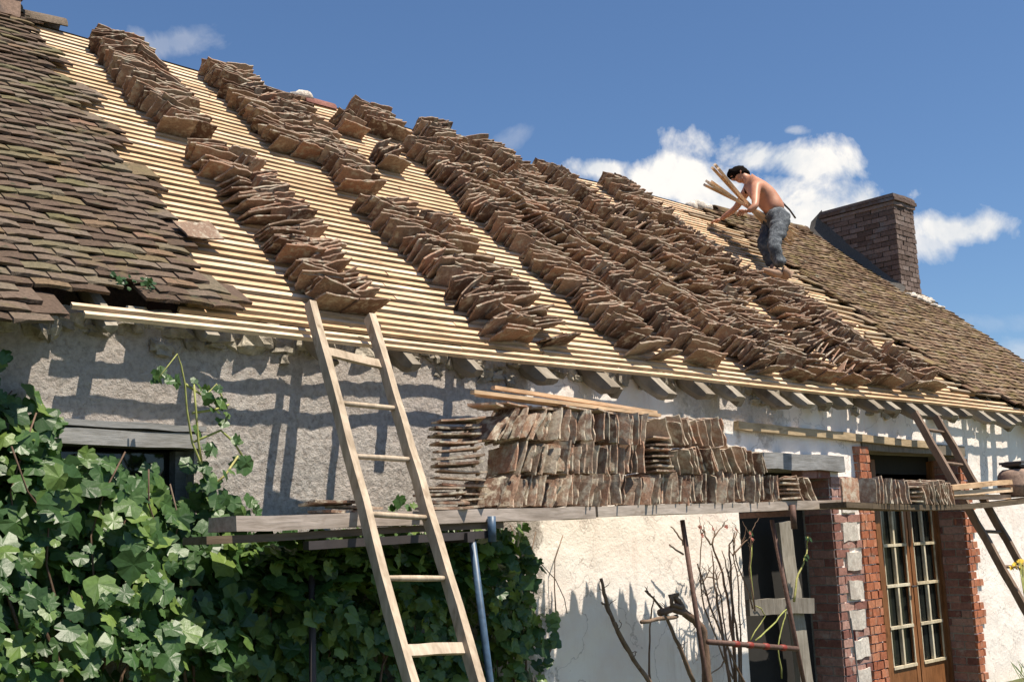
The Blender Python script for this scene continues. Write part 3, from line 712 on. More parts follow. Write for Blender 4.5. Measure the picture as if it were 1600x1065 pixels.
g = MB(); pts = [Vector((q1.x + (q3.x - q1.x) * t, -.87, q1.z - .03 + (q3.z - q1.z) * t - .05 * math.sin(math.pi * t) )) for t in [i / 10 for i in range(11)]]
for i in range(10): g.beam(pts[i], pts[i + 1] + (pts[i + 1] - pts[i]) * .01, .22, .04, r=.4)
tag(g.build('scaffold_plank', 'plank_d'), 'dark sagging scaffold plank in front of the glazed door', 'plank', 'planks of the scaffold platform')
ZT = p0.z + .0
def zplat(x):
    t = (x - p0.x) / (p2.x - p0.x); return p0.z + (p2.z - p0.z) * t + .001

def stand_tile(x, z, lean, yaw, put, y=None, scale=1.0, roll=0):
    """tile on its long edge, face along the wall, long side running back from the platform edge"""
    y = PY + .135 if y is None else y
    m = Matrix.Rotation(math.pi / 2 + yaw, 4, 'Z') @ Matrix.Rotation(-lean, 4, 'X') @ Matrix.Rotation(roll, 4, 'Y')
    m = Matrix.Translation((x, y, z)) @ m @ Matrix.Diagonal((scale, 1, R.uniform(.90, 1.12), 1)); put(m)
def book_row(x0, x1, z, leanf, label, group, step=.040, zf=None, yawf=lambda t: .06):
    x = x0; put = near(label, group)
    while x < x1:
        t = (x - x0) / (x1 - x0); le = leanf(t) + R.uniform(-.13, .13)
        stand_tile(x, (z if zf is None else zf(x)) + .003 + R.uniform(0, .008), le, yawf(t) + R.uniform(-.26, .26), put, y=PY + .13 + R.uniform(-.03, .03), roll=R.uniform(-.10, .10), scale=R.uniform(.92, 1.06))
        x += step * R.uniform(.6, 1.5)
H = .190
GR = 'tiles of the big stack on the platform'
xa = pl(768, 790).x; xb = pl(1222, 780).x
book_row(xa, xb, 0, lambda t: -.42 + .34 * min(1, t * 1.6), 'grey-brown clay tile standing upright in the bottom row of the big platform stack', GR + ', bottom row', zf=zplat)
xa2 = pl(806, 700).x; xb2 = pl(1012, 700).x
book_row(xa2, xb2, 0, lambda t: -.30 + .25 * t, 'lichened clay tile standing upright in the middle row of the big platform stack', GR + ', middle row left', zf=lambda x: zplat(x) + H)
xa3 = pl(1056, 700).x; xb3 = pl(1150, 700).x
book_row(xa3, pl(1198, 700).x, 0, lambda t: .40, 'clay tile leaning left in the middle row, right of the small flat pile', GR + ', middle row right', step=.044, zf=lambda x: zplat(x) + H, yawf=lambda t: .08)
book_row(pl(770, 650).x, pl(1012, 650).x, 0, lambda t: -.66 + .64 * min(1, t * 1.5), 'clay tile standing in the top row of the big stack, beneath the loose laths', GR + ', top row left', step=.042, zf=lambda x: zplat(x) + 2 * H - .004)
book_row(pl(1050, 650).x, pl(1135, 650).x, 0, lambda t: .36, 'clay tile leaning left in the top row at the right of the big stack', GR + ', top row right', step=.048, zf=lambda x: zplat(x) + 2 * H - .006, yawf=lambda t: .08)
def flat_pile(x, z0, nn, label, group, yaw=.6, dz=.036, y=None, jx=.02, sc_=1):
    y = PY + .12 if y is None else y; put = near(label, group)
    for k in range(nn):
        m = Matrix.Translation((x + R.uniform(-jx, jx), y + R.uniform(-.015, .015), z0 + .012 + k * dz)) @ Matrix.Rotation(yaw + R.uniform(-.12, .12), 4, 'Z') @ Matrix.Rotation(R.uniform(-.07, .07), 4, 'Y') @ Matrix.Rotation(-math.pi / 2 + R.uniform(-.05, .05), 4, 'X') @ Matrix.Translation((0, 0, -H / 2))
        put(m)
xl = pl(740, 790).x
flat_pile(xl, zplat(xl), 13, 'clay tile lying flat in the tall pile at the left end of the big stack', 'flat tiles at the left end of the stack', yaw=-.42, dz=.0395)
flat_pile(xl - .13, zplat(xl), 4, 'clay tile lying flat low beside the tall flat pile, next to the ladder', 'low flat tiles beside the ladder', yaw=-.5, dz=.036)
xl = pl(1036, 700).x
flat_pile(xl, zplat(xl) + H, 7, 'clay tile lying flat in the narrow pile set into the middle of the big stack', 'flat tiles inside the big stack', yaw=1.5, dz=.036)
xl = pl(1238, 780).x
flat_pile(xl, zplat(xl), 5, 'clay tile lying flat in the low pile at the right end of the big stack', 'flat tiles at the right end of the stack', yaw=1.5, dz=.038)
for k, u in enumerate((1256, 1268, 1277)): stand_tile(pl(u, 780).x, zplat(pl(u, 780).x), .5 + .05 * k, .1, near('clay tile leaning at the extreme right end of the big platform stack', 'tiles leaning at the right end of the stack'))
m = Matrix.Translation((pl(550, 790).x, PY + .13, zplat(3.3) + .012)) @ Matrix.Rotation(.15, 4, 'Z') @ Matrix.Rotation(-math.pi / 2, 4, 'X') @ Matrix.Translation((0, 0, -H / 2)); tile_obj(m, 'lowest of the few flat tiles behind the tall ladder on the platform', None)
m = Matrix.Translation((pl(580, 785).x, PY + .15, zplat(3.3) + .033)) @ Matrix.Rotation(.5, 4, 'Z') @ Matrix.Rotation(-math.pi / 2 + .05, 4, 'X') @ Matrix.Translation((0, 0, -H / 2)); tile_obj(m, 'middle one of the few flat tiles behind the tall ladder', None)
m = Matrix.Translation((pl(540, 780).x, PY + .13, zplat(3.3) + .055)) @ Matrix.Rotation(-.1, 4, 'Z') @ Matrix.Rotation(-math.pi / 2 - .05, 4, 'X') @ Matrix.Translation((0, 0, -H / 2)); tile_obj(m, 'topmost of the few flat tiles behind the tall ladder', None)
for k, (u, v, yw_) in enumerate(((762, 640, .5), (792, 632, .2), (838, 630, .35), (885, 634, .1), (930, 641, .25))):
    q = at(u, v, PY + .12); m = Matrix.Translation((q.x, PY + .12, zplat(q.x) + 3 * H + .004 + .010 * (k % 2))) @ Matrix.Rotation(yw_, 4, 'Z') @ Matrix.Rotation(R.uniform(-.06, .06), 4, 'Y') @ Matrix.Rotation(-math.pi / 2, 4, 'X') @ Matrix.Translation((0, 0, -H / 2))
    tile_obj(m, 'flat clay tile lying on the top row of the big stack under the laths', 'flat tiles on top of the big stack')
# right-hand group in front of the glazed door
YR = -.87
def zr_(x):
    t = (x - q1.x) / (q3.x - q1.x); return q1.z - .01 + (q3.z - q1.z) * t - .05 * math.sin(math.pi * max(0, min(1, t)))
X0 = at(1345, 760, YR).x; X1 = at(1470, 760, YR).x
m = Matrix.Translation((at(1335, 780, -.97).x, -.94, zr_(X0) + .004)) @ Matrix.Rotation(.06, 4, 'Z'); tile_obj(m, 'broad brown tile showing its face, left of the tiles before the glazed door', None)
x = X0
while x < X1:
    if at(1398, 760, YR).x < x < at(1418, 760, YR).x: x += .02; continue
    stand_tile(x, zr_(x) + .003, .0 if x < at(1395, 760, YR).x else .3, R.uniform(-.15, .15), near('brown clay tile on edge in the small group in front of the glazed door', 'tiles on the platform in front of the glazed door'), y=YR + R.uniform(-.01, .01))
    x += .05 * R.uniform(.7, 1.3)
flat_pile(at(1408, 760, YR).x, zr_(X0), 4, 'flat clay tile in the middle of the small group before the door', 'flat tiles in front of the glazed door', yaw=1.5, y=YR, dz=.038)

# laths lying over the top row
for k, (u0, v0, u1, v1, dy) in enumerate(((738, 612, 1030, 649, 0.04), (745, 616, 960, 645, .08), (770, 605, 1024, 644, .13))):
    g = MB(); g.beam(at(u0, v0, PY + dy), at(u1, v1, PY + dy + .02), .036, .02, jit=.001, seg=5)
    tag(g.build('roof_lath', 'batten'), ('front pale lath lying across the top of the big tile stack', 'short middle lath lying on the big tile stack', 'rear pale lath lying across the top of the big tile stack')[k], 'lath', 'laths on the tile stack')
# new offcuts on the right of the platform
for k, (u0, v0, u1, v1) in enumerate(((1478, 762, 1572, 753), (1480, 771, 1574, 765), (1476, 776, 1570, 776))):
    g = MB(); g.beam(at(u0, v0, -.9 + .02 * k), at(u1, v1, -.86 + .02 * k), .11, .04, jit=.002, seg=3)
    tag(g.build('timber_offcut', 'batten'), ('topmost new timber offcut beside the terracotta pot', 'middle new timber offcut beside the terracotta pot', 'lowest new timber offcut beside the terracotta pot')[k], 'timber', 'offcuts on the platform')
# terracotta pot with a tile over it
c = at(1592, 776, YR); pot = thing('clay_pot', (c.x, YR, c.z), 'brown ribbed clay pot covered by flat tiles at the right end of the platform', 'pot')
g = MB(); prof = [(.0, .12), (.02, .15), (.09, .168), (.10, .172), (.11, .168), (.19, .16), (.22, .145), (.245, .115), (.25, .06)]
n_ = 28; vs = [(c.x + r_ * math.cos(2 * math.pi * k / n_), YR + r_ * math.sin(2 * math.pi * k / n_), c.z + h) for h, r_ in prof for k in range(n_)]
fs = [(j * n_ + k, j * n_ + (k + 1) % n_, (j + 1) * n_ + (k + 1) % n_, (j + 1) * n_ + k) for j in range(len(prof) - 1) for k in range(n_)]; fs.append(tuple((len(prof) - 1) * n_ + k for k in range(n_)))
g.add(vs, fs, .4); part(g, 'body', 'clay_pot', pot, True)
g = MB(); g.box((.26, .16, .02), Matrix.Translation((c.x + .02, YR, c.z + .27)) @ Matrix.Rotation(.1, 4, 'Y'), jit=.004, seg=4); g.box((.3, .2, .02), Matrix.Translation((c.x + .04, YR, c.z + .31)) @ Matrix.Rotation(-.06, 4, 'Y'), jit=.004, seg=4)
part(g, 'lid', 'iron', pot)

# ---------------------------------------------------------------- ladders
def ladder(name, tl, bl, tr, br, rungs, sw, sd, mat, label, flat=(0,)):
    root = thing(name, ((bl + br) / 2), label, 'ladder')
    d = (bl - tl).normalized(); across = (tr - tl).normalized(); nn = d.cross(across).normalized()
    for a, b_ in ((tl, bl), (tr, br)):
        g = MB(); g.beam(a, b_, sd, sw, up=across, jit=.0035, seg=18); part(g, 'stile', mat, root)
    for k, t in enumerate(rungs):
        a = tl.lerp(bl, t[0]); b_ = tr.lerp(br, t[1]); g = MB(); dd = (b_ - a).normalized()
        if k in flat: g.beam(a + dd * .012 - nn * .012, b_ - dd * .012 - nn * .012, .02, .055, up=d, jit=.002, seg=4)
        else: g.tube([a + dd * .005 + (b_ - a - dd * .01) * q for q in (0, .33, .66, 1)], [.013, .015, .0145, .013], 8, jit=.06)
        part(g, 'rung', mat, root, True if k not in flat else False)
    return root
def on_lp(u, v, P0, a_y, dz):         # point on a ladder's leaning plane
    d = Vector((0, a_y, dz)); nn = d.cross(Vector((1, 0, 0))); r = ray(u, v); return CAM + r * ((P0 - CAM).dot(nn) / r.dot(nn))
P0 = Vector((3.6, -.235, 2.80)); A = -.57
LP = lambda u, v: on_lp(u, v, P0, A, -1.05)
tl, bl = LP(484, 474), LP(640, 1062); tr, br = LP(578, 494), LP(746, 1062)
def ext(a, b_, z=0.0): return a + (b_ - a) * ((a.z - z) / (a.z - b_.z))
BL, BR = ext(tl, bl, .02), ext(tr, br, .02)
def tt(a, b_, p): return (p - a).dot(b_ - a) / (b_ - a).length_squared
rl = [(512, 547), (534, 630), (556, 713), (580, 803), (605, 903), (635, 1014)]; rr_ = [(592, 567), (614, 637), (637, 717), (662, 808), (690, 903), (720, 1010)]
rg = [(tt(tl, BL, LP(*p)), tt(tr, BR, LP(*q))) for p, q in zip(rl, rr_)]
dt = rg[-1][0] - rg[-2][0]
for k in range(1, 4):
    if rg[-1][0] + dt < .97: rg.append((rg[-1][0] + dt, rg[-1][1] + dt))
ladder('wooden_ladder', tl, BL, tr, BR, rg, .042, .062, 'ladder', 'tall pale wooden ladder leaning on the eaves in front of the platform', flat=(0, 5))
P0r = Vector((10.6, -.35, 2.62)); LR = lambda u, v: on_lp(u, v, P0r, -.33, -.87)
tl, bl = LR(1428, 644), LR(1600, 947); tr, br = LR(1462, 650), LR(1600, 874)
BL2, BR2 = ext(tl, bl, .02), ext(tr, br, .02)
dirn = (BL2 - tl); step = .33 / dirn.length
ladder('dark_ladder', tl, BL2, tr, tr + dirn, [(.06 + step * k, .06 + step * k) for k in range(8) if .06 + step * k < .97], .045, .06, 'dark_ladder', 'dark wooden ladder leaning on the eaves right of the glazed door', flat=())

# ---------------------------------------------------------------- trestles
t1 = thing('scaffold_trestle', (3.9, -.5, 0), 'blue steel trestle holding up the left end of the platform', 'trestle')
pa = at(738, 845, PY + .02); pb = at(766, 1065, PY + .02); pb = pa + (pb - pa) * ((pa.z) / (pa.z - pb.z))
g = MB(); g.tube([pa, pb], .020, 10); part(g, 'leg', 'blue', t1, True)
ph_ = at(768, 806, PY - .03); pl_ = at(769, 846, PY - .03)
g = MB(); g.tube([ph_, pl_], .023, 10); part(g, 'socket', 'blue', t1, True)
g = MB(); g.beam(Vector((pa.x - .05, PY - .03, pa.z + .02)), Vector((pa.x - .05, -.06, pa.z + .02)), .05, .05); g.beam(at(478, 852, PY + .02), at(765, 834, PY + .02), .05, .04); part(g, 'crossbar', 'iron', t1)
g = MB(); q = at(487, 855, PY + .30); g.tube([q, Vector((q.x, q.y, 0))], .018, 8); part(g, 'leg', 'iron', t1, True)
t2 = thing('steel_trestle', (6.6, -.6, 0), 'rusty steel trestle with red collars holding the platform by the barn opening', 'trestle')
for (u0, v0, u1, v1) in ((1066, 812, 1104, 1065), (1206, 812, 1252, 1045)):
    a = at(u0, v0, PY + .1); b_ = at(u1, v1, PY + .1); b_ = a + (b_ - a) * (a.z / (a.z - b_.z)); g = MB(); g.tube([a, b_], .016, 8); part(g, 'leg', 'rust', t2, True)
g = MB(); a = at(1106, 1002, PY + .08); b_ = at(1246, 1013, PY + .08); g.tube([a, b_], .018, 8); cb = part(g, 'crossbar', 'rust', t2, True)
for k in (.27, .42, .6, .8):
    g = MB(); p = a.lerp(b_, k); q = a.lerp(b_, k + .05); g.tube([p, q], .022, 8); part(g, 'collar', 'red', cb, True)
g = MB(); a = at(1238, 788, PY - .02); b_ = at(1241, 826, PY - .02); g.tube([a, b_], .022, 8); part(g, 'socket', 'rust', t2, True)
g = MB(); g.beam(Vector((a.x, PY - .02, a.z - .06)), Vector((a.x, -.3, a.z - .06)), .05, .04); part(g, 'bearer', 'rust', t2)
# thin cane with red tie in front of the pier
g = MB(); g.tube([at(1329, 965, -.5), at(1342, 1065, -.5), at(1346, 1095, -.5)], .006, 6); cn = tag(g.build('garden_cane', 'grey_wood'), 'thin grey cane with a red tie in front of the brick pier', 'cane')
g = MB(); g.tube([at(1334, 985, -.5), at(1336, 1000, -.5)], .011, 6); part(g, 'tie', 'red', cn)

# ---------------------------------------------------------------- vine
LOBES = [(0, -.24), (.15, -.44), (.37, -.39), (.43, -.16), (.56, -.04), (.50, .14), (.35, .25), (.27, .42), (.10, .50), (0, .64), (-.10, .50), (-.27, .42), (-.35, .25), (-.50, .14), (-.56, -.04), (-.43, -.16), (-.37, -.39), (-.15, -.44)]
def leaf(g, pos, nrm, size, spin, r=None):
    nrm = nrm.normalized(); t = Vector((0, 0, -1)); t = (t - t.dot(nrm) * nrm)
    t = t.normalized() if t.length > .05 else nrm.orthogonal().normalized()
    t.rotate(Matrix.Rotation(spin, 3, nrm)); sdv = nrm.cross(t); vs = [pos]; cup = R.uniform(-.45, .60); fold = R.uniform(-.2, .6); asym = R.uniform(-.18, .18)
    for (a, b_) in LOBES:
        a = a * R.uniform(.80, 1.15) * (1 + asym * (1 if a > 0 else -1)); b_ *= R.uniform(.84, 1.14); rr = a * a + b_ * b_
        vs.append(pos + (sdv * a + t * b_) * size + nrm * size * (-cup * rr - fold * abs(a) * .5 + R.uniform(-.03, .03)))
    n_ = len(LOBES); g.add(vs, [(0, 1 + k, 1 + (k + 1) % n_) for k in range(n_)], r)
def top_z(x):
    pts = [(-2, 2.6), (1.2, 2.42), (1.74, 2.46), (2.0, 2.32), (2.12, 2.02), (2.5, 1.93), (2.9, 1.86), (3.1, 1.74), (3.3, 1.62), (5.2, 1.62), (5.3, 1.4), (5.35, .0)]
    for (a, za), (b_, zb) in zip(pts, pts[1:]):
        if a <= x <= b_: return za + (zb - za) * (x - a) / (b_ - a)
    return 0
vine = thing('grape_vine', (2.2, -.25, 0), 'large green grape vine climbing the wall left of the ladder and under the platform', 'vine')
g = MB(); cnt = 0
def clump(x, y, z, f=2.6): return noise.noise(Vector((x * f, y * f * 1.2, z * f + 3)))
while cnt < 4600:
    x = R.uniform(-.9, 3.0); zt = top_z(x) + .06 * math.sin(x * 9) + .05 * math.sin(x * 23); z = R.uniform(.15, zt)
    if R.random() > .25 + .75 * min(1, z / 1.2): continue
    deep = cnt % 5 < 2
    thick = .20 + .62 * min(1, (zt - z) / .9) * (1 if x < 2.4 else max(.35, 1 - (x - 2.4) * 1.1))
    if z > 1.95: thick *= .55
    dpt = R.random(); y = -.05 - (.12 * dpt if deep else thick * (.25 + .75 * dpt))
    if not deep and clump(x, y, z) < .02 and R.random() < .93: continue
    nrm = Vector((R.gauss(.05, .5), -1, R.gauss(.55, .5)))
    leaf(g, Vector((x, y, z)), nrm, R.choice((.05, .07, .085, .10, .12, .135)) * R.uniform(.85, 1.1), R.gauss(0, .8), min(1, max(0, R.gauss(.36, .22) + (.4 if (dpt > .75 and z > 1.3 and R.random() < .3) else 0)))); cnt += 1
for _ in range(330):
    x = R.uniform(1.55, 2.86); z = R.uniform(1.3, 2.06 - .1 * R.random())
    if clump(x, .1, z, 4) < -.12: continue
    leaf(g, Vector((x, R.uniform(-.22, -.02), z)), Vector((R.gauss(.1, .5), -1, R.gauss(.5, .5))), R.uniform(.06, .12), R.gauss(0, .8), min(1, max(0, R.gauss(.3, .2))))
part(g, 'foliage', 'leaf', vine)
g = MB()
for k in range(26):
    x = R.uniform(-.6, 2.8); pts = [Vector((x, -.08, 0))]; p = pts[0].copy(); zt = top_z(x)
    while p.z < zt - .15: p = p + Vector((R.uniform(-.10, .10), R.uniform(-.05, .035), R.uniform(.12, .2))); p.y = min(-.04, max(-.5, p.y)); pts.append(p.copy())
    g.tube(pts, [max(.004, .018 * (1 - i / len(pts))) for i in range(len(pts))], 6)
part(g, 'stem', 'bark', vine, True)
# part hanging under the platform
vine2 = thing('grape_vine', (4.4, -.2, 0), 'grape vine hanging in shade beneath the platform right of the ladder, its edge lit', 'vine')
g = MB(); cnt = 0
while cnt < 3300:
    x = R.uniform(2.9, 5.28); z = R.uniform(.05, 1.66)
    edge = 4.98 + .10 * math.sin(z * 7 + 1) + .05 * math.sin(z * 19) - .28 * max(0, 1.1 - z)
    if x > edge: continue
    deep = cnt % 5 < 2
    y = -.05 - (.10 * R.random() if deep else .10 + R.random() * (.42 if z > 1.25 else .20 * z))
    if x > 4.7: y = -.05 - R.random() * .30
    if not deep and clump(x, y, z, 3.2) < 0 and R.random() < .85: continue
    nrm = Vector((R.gauss(.05, .5), -1, R.gauss(.45, .5)))
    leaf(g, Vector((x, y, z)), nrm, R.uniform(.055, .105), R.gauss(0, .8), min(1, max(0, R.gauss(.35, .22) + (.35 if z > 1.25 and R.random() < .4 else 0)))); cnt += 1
for _ in range(1000):      # extra leaf canopy added under the planks to shade everything below
    x = R.uniform(2.95, 4.55); y = -.08 - .44 * R.random(); z = 1.62 - .10 * R.random() - .22 * R.random() ** 3
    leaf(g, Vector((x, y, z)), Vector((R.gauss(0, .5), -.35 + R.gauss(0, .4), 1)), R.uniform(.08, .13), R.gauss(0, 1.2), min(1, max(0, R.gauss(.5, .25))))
part(g, 'foliage', 'leaf', vine2)
g = MB()
for k in range(16):
    x = R.uniform(3.0, 4.95); pts = [Vector((x, -.08, 0))]; p = pts[0].copy()
    while p.z < 1.5: p = p + Vector((R.uniform(-.12, .12), R.uniform(-.05, .04), R.uniform(.12, .2))); p.y = min(-.04, max(-.3, p.y)); pts.append(p.copy())
    g.tube(pts, [max(.004, .016 * (1 - i / len(pts))) for i in range(len(pts))], 6)
pt = [at(845, 880, -.15), at(868, 905, -.15), at(882, 935, -.14), at(886, 958, -.14)]; g.tube(pt, .003, 5)
part(g, 'stem', 'bark', vine2, True)
# trailing shoots over the window
g = MB(); gl = MB()
sh = [[(326, 760), (318, 735), (300, 690), (292, 640), (289, 600), (283, 570), (277, 553), (262, 572), (248, 590)],
      [(318, 740), (310, 690), (306, 640), (303, 600)], [(290, 600), (320, 620), (338, 600), (352, 632)], [(300, 645), (335, 640), (358, 632)], [(303, 690), (345, 672), (365, 690), (385, 722)], [(330, 760), (352, 742), (372, 712)]]
for s_ in sh: g.tube([at(u, v, -.22 - .01 * i) for i, (u, v) in enumerate(s_)], [.0065 - .0005 * i for i in range(len(s_))], 6)
for (u, v, sz) in ((252, 580, .08), (262, 592, .07), (272, 598, .06), (246, 590, .05), (308, 598, .05), (318, 602, .05), (340, 605, .06), (322, 622, .08), (346, 628, .09), (338, 640, .05), (352, 652, .06), (345, 662, .08), (312, 675, .06), (325, 700, .09), (368, 690, .07), (360, 738, .06), (385, 722, .12), (330, 752, .10), (318, 735, .09), (340, 775, .11), (372, 790, .09), (395, 785, .08), (405, 800, .07), (380, 805, .09), (628, 785, .07), (640, 790, .06), (618, 790, .05), (10, 560, .08), (4, 570, .06)):
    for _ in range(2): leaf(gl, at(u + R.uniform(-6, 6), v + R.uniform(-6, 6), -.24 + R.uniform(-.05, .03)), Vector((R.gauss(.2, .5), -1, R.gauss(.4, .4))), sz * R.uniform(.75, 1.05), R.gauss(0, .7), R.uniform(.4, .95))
part(g, 'shoot', 'green_stem', vine, True); part(gl, 'shoot_leaves', 'leaf', vine)
# weed on the broken eaves
wd_ = thing('weed', rp(2.42, .22, .05), 'small green weed sprouting from the broken eaves tiles on the left', 'weed')
g = MB(); c = rp(2.42, .2, .05)
for k in range(22):
    leaf(g, c + Vector((R.uniform(-.08, .14), R.uniform(-.03, .03), R.uniform(-.0, .07))), Vector((R.gauss(0, .6), -1, R.gauss(.6, .5))), R.uniform(.02, .045), R.uniform(-2, 2), R.uniform(.6, 1))
part(g, 'foliage', 'leaf', wd_)

# ---------------------------------------------------------------- bare climbing rose and pruned trunk
def limb(g, pts, r0, r1, y0=-.25, y1=None, n_=7):
    y1 = y0 if y1 is None else y1; m_ = len(pts) - 1
    P = [at(u, v, y0 + (y1 - y0) * i / m_) for i, (u, v) in enumerate(pts)]
    Q = []
    for i in range(m_):
        for k in range(3): Q.append(P[i].lerp(P[i + 1], k / 3) + Vector((R.uniform(-.006, .006), R.uniform(-.006, .006), R.uniform(-.004, .004))))
    Q.append(P[-1]); g.tube(Q, [r0 + (r1 - r0) * i / (len(Q) - 1) for i in range(len(Q))], n_, jit=.12)
tr_ = thing('pruned_vine', (6.1, -.4, 0), 'dark pruned vine trunk with stubby arms in front of the white wall', 'vine')
g = MB(); limb(g, [(1108, 1130), (1104, 1065), (1102, 1020), (1098, 985), (1085, 968), (1068, 955), (1050, 950), (1030, 957)], .035, .022, -.42)
limb(g, [(1072, 960), (1062, 940), (1052, 932)], .024, .02, -.42); limb(g, [(1058, 962), (1035, 966), (1002, 971)], .014, .012, -.42, -.5)
limb(g, [(1066, 948), (1050, 944), (1048, 930), (1060, 928)], .016, .012, -.44)
part(g, 'trunk', 'bark', tr_, True)
g = MB()
limb(g, [(1025, 1095), (1015, 1065), (990, 1030), (965, 985), (950, 950), (943, 925), (939, 903)], .018, .010, -.30)
limb(g, [(990, 1030), (978, 1010), (960, 975), (945, 945), (940, 940)], .012, .006, -.30); limb(g, [(1015, 1065), (1014, 1020), (1018, 960), (1022, 930)], .008, .004, -.2)
limb(g, [(1085, 1065), (1066, 1020), (1050, 985), (1040, 960), (1025, 938), (1008, 922)], .016, .006, -.35)
limb(g, [(1180, 1100), (1140, 1020), (1110, 945), (1096, 900), (1090, 880)], .009, .005, -.25)
for (u, v) in ((990, 1030), (965, 985), (950, 950), (943, 925), (1066, 1020), (1040, 960), (1018, 930), (1120, 970), (1104, 930)):
    for q in range(2): limb(g, [(u, v), (u + R.uniform(-9, 9), v - R.uniform(5, 12)), (u + R.uniform(-14, 14), v - R.uniform(12, 22))], .004, .002, -.30, n_=5)
part(g, 'arm', 'bark', tr_, True)
rs = thing('climbing_rose', (7.0, -.2, 0), 'bare brown rose stems rising up the white wall beside the barn opening', 'rose')
g = MB()
ST_ = [[(1150, 1090), (1146, 1000), (1135, 930), (1125, 880), (1112, 850), (1118, 835), (1130, 822)], [(1158, 1090), (1155, 1010), (1148, 960), (1138, 900), (1128, 860)], [(1142, 1080), (1130, 1000), (1120, 940), (1116, 900), (1112, 860)],
       [(1150, 1080), (1145, 980), (1142, 900), (1140, 850), (1148, 834)], [(1160, 1080), (1156, 980), (1152, 900), (1146, 868), (1148, 840)], [(1152, 1090), (1136, 1000), (1128, 940), (1120, 905), (1105, 900), (1096, 912)],
       [(1144, 1060), (1104, 960), (1096, 930), (1094, 870), (1097, 835)], [(1176, 950), (1165, 915), (1150, 875), (1146, 850), (1152, 828)], [(1180, 955), (1172, 900), (1172, 860), (1174, 830)], [(1146, 866), (1160, 850), (1172, 838)],
       [(1110, 850), (1100, 830), (1092, 822)], [(1068, 865), (1050, 855), (1046, 850)], [(1068, 850), (1058, 832), (1048, 822)], [(1136, 1010), (1128, 1040), (1110, 1052)]]
for i, s_ in enumerate(ST_): limb(g, s_, .013 if i < 4 else .007, .004, -.16 - .02 * (i % 4), n_=6)
for i in range(46):
    s_ = R.choice(ST_[:10]); k = R.randrange(1, len(s_)); u, v = s_[k]; du = R.uniform(-16, 16); dv = R.uniform(-30, -6)
    limb(g, [(u, v), (u + du * .5 + R.uniform(-2, 2), v + dv * .6), (u + du, v + dv)], .0035, .0015, -.17, -.17 - R.uniform(-.05, .08), 5)
part(g, 'stem', 'bark', rs, True)
g = MB()
for (u, v) in ((1094, 823), (1100, 826), (1108, 824), (1115, 826), (1135, 822), (1150, 826), (1172, 832), (1176, 842), (1097, 836), (1046, 852)):
    leaf(g, at(u, v, -.2), Vector((R.gauss(0, .5), -1, .3)), .03, R.uniform(-2, 2), .5)
part(g, 'foliage', plain('reddish_leaf', (.28, .08, .06), .6), rs)
br = thing('bramble', (8.3, -.05, 0), 'thin green bramble shoots in the dark barn opening beside the brick pier', 'bramble')
g = MB()
limb(g, [(1240, 940), (1245, 905), (1256, 880), (1262, 855), (1262, 838)], .010, .004, -.08, n_=6); limb(g, [(1178, 940), (1172, 900), (1174, 850)], .008, .006, -.08, n_=6)
limb(g, [(1180, 1000), (1205, 978), (1225, 955), (1235, 945)], .007, .004, .0, n_=6); limb(g, [(1172, 1000), (1196, 960), (1188, 950), (1180, 946)], .005, .004, .0, n_=6)
limb(g, [(1222, 1060), (1215, 1010), (1225, 970), (1230, 950)], .007, .004, .0, n_=6)
part(g, 'stem', 'green_stem', br, True)
g = MB()
for (u, v) in ((1262, 840), (1266, 842), (1262, 868), (1258, 872), (1175, 832)): leaf(g, at(u, v, -.1), Vector((.2, -1, .5)), .05, R.uniform(-1, 1), .8)
part(g, 'foliage', 'leaf', br)
yf = thing('yellow_flowers', at(1592, 880, -1.1), 'yellow blossoms in front of the dark ladder at the right edge', 'flowers')
g = MB(); c = at(1592, 880, -1.1)
for k in range(26): leaf(g, c + Vector((R.uniform(-.07, .2), R.uniform(-.05, .05), R.uniform(-.04, .05))), Vector((R.gauss(0, .7), -1, R.gauss(.4, .5))), R.uniform(.02, .04), R.uniform(-3, 3), .5)
part(g, 'blossom', 'yellow', yf)
g = MB(); g.tube([Vector((c.x + .1, c.y, 0)), Vector((c.x + .06, c.y, .8)), c], [.008, .006, .004], 6)
for k in range(14): g.tube([Vector((c.x + .06, c.y, .8)) , c + Vector((R.uniform(-.05, .18), 0, R.uniform(-.03, .03)))], .002, 4)
part(g, 'stem', 'green_stem', yf, True)
gr = MB()
for k in range(300):
    x = R.uniform(11.3, 13.5); y = R.uniform(-1.0, -.1); h = R.uniform(.08, .24); a = R.uniform(-.1, .1); b_ = R.uniform(-.1, .1)
    gr.add([(x, y, 0), (x + .008, y, 0), (x + a + .004, y + b_, h * .7), (x + a * 1.8, y + b_ * 1.6, h)], [(0, 1, 2), (0, 2, 3)])
tag(gr.build('grass', 'grass'), 'tufts of long grass at the foot of the wall right of the door', 'grass', kind='stuff')

# ---------------------------------------------------------------- the roofer
def skin_obj(name, verts, edges, radii, mat, root=0, sub=2):
    me = bpy.data.meshes.new(name); me.from_pydata([tuple(v) for v in verts], edges, [])
    o = bpy.data.objects.new(name, me); COL.objects.link(o)
    md = o.modifiers.new('s', 'SKIN'); md.use_smooth_shade = True
    for i, sv in enumerate(me.skin_vertices[0].data):
        r_ = radii[i]; sv.radius = (r_, r_) if not isinstance(r_, tuple) else r_; sv.use_root = (i == root)
    sb = o.modifiers.new('u', 'SUBSURF'); sb.levels = sub; sb.render_levels = sub
    dg = bpy.context.evaluated_depsgraph_get(); m2 = bpy.data.meshes.new_from_object(o.evaluated_get(dg)); m2.name = name
    bpy.data.objects.remove(o); return m2
def chain(V, E, Rr, parent, pts, rads):
    for p, r_ in zip(pts, rads):
        V.append(Vector(p)); Rr.append(r_); E.append((parent, len(V) - 1)); parent = len(V) - 1
    return parent
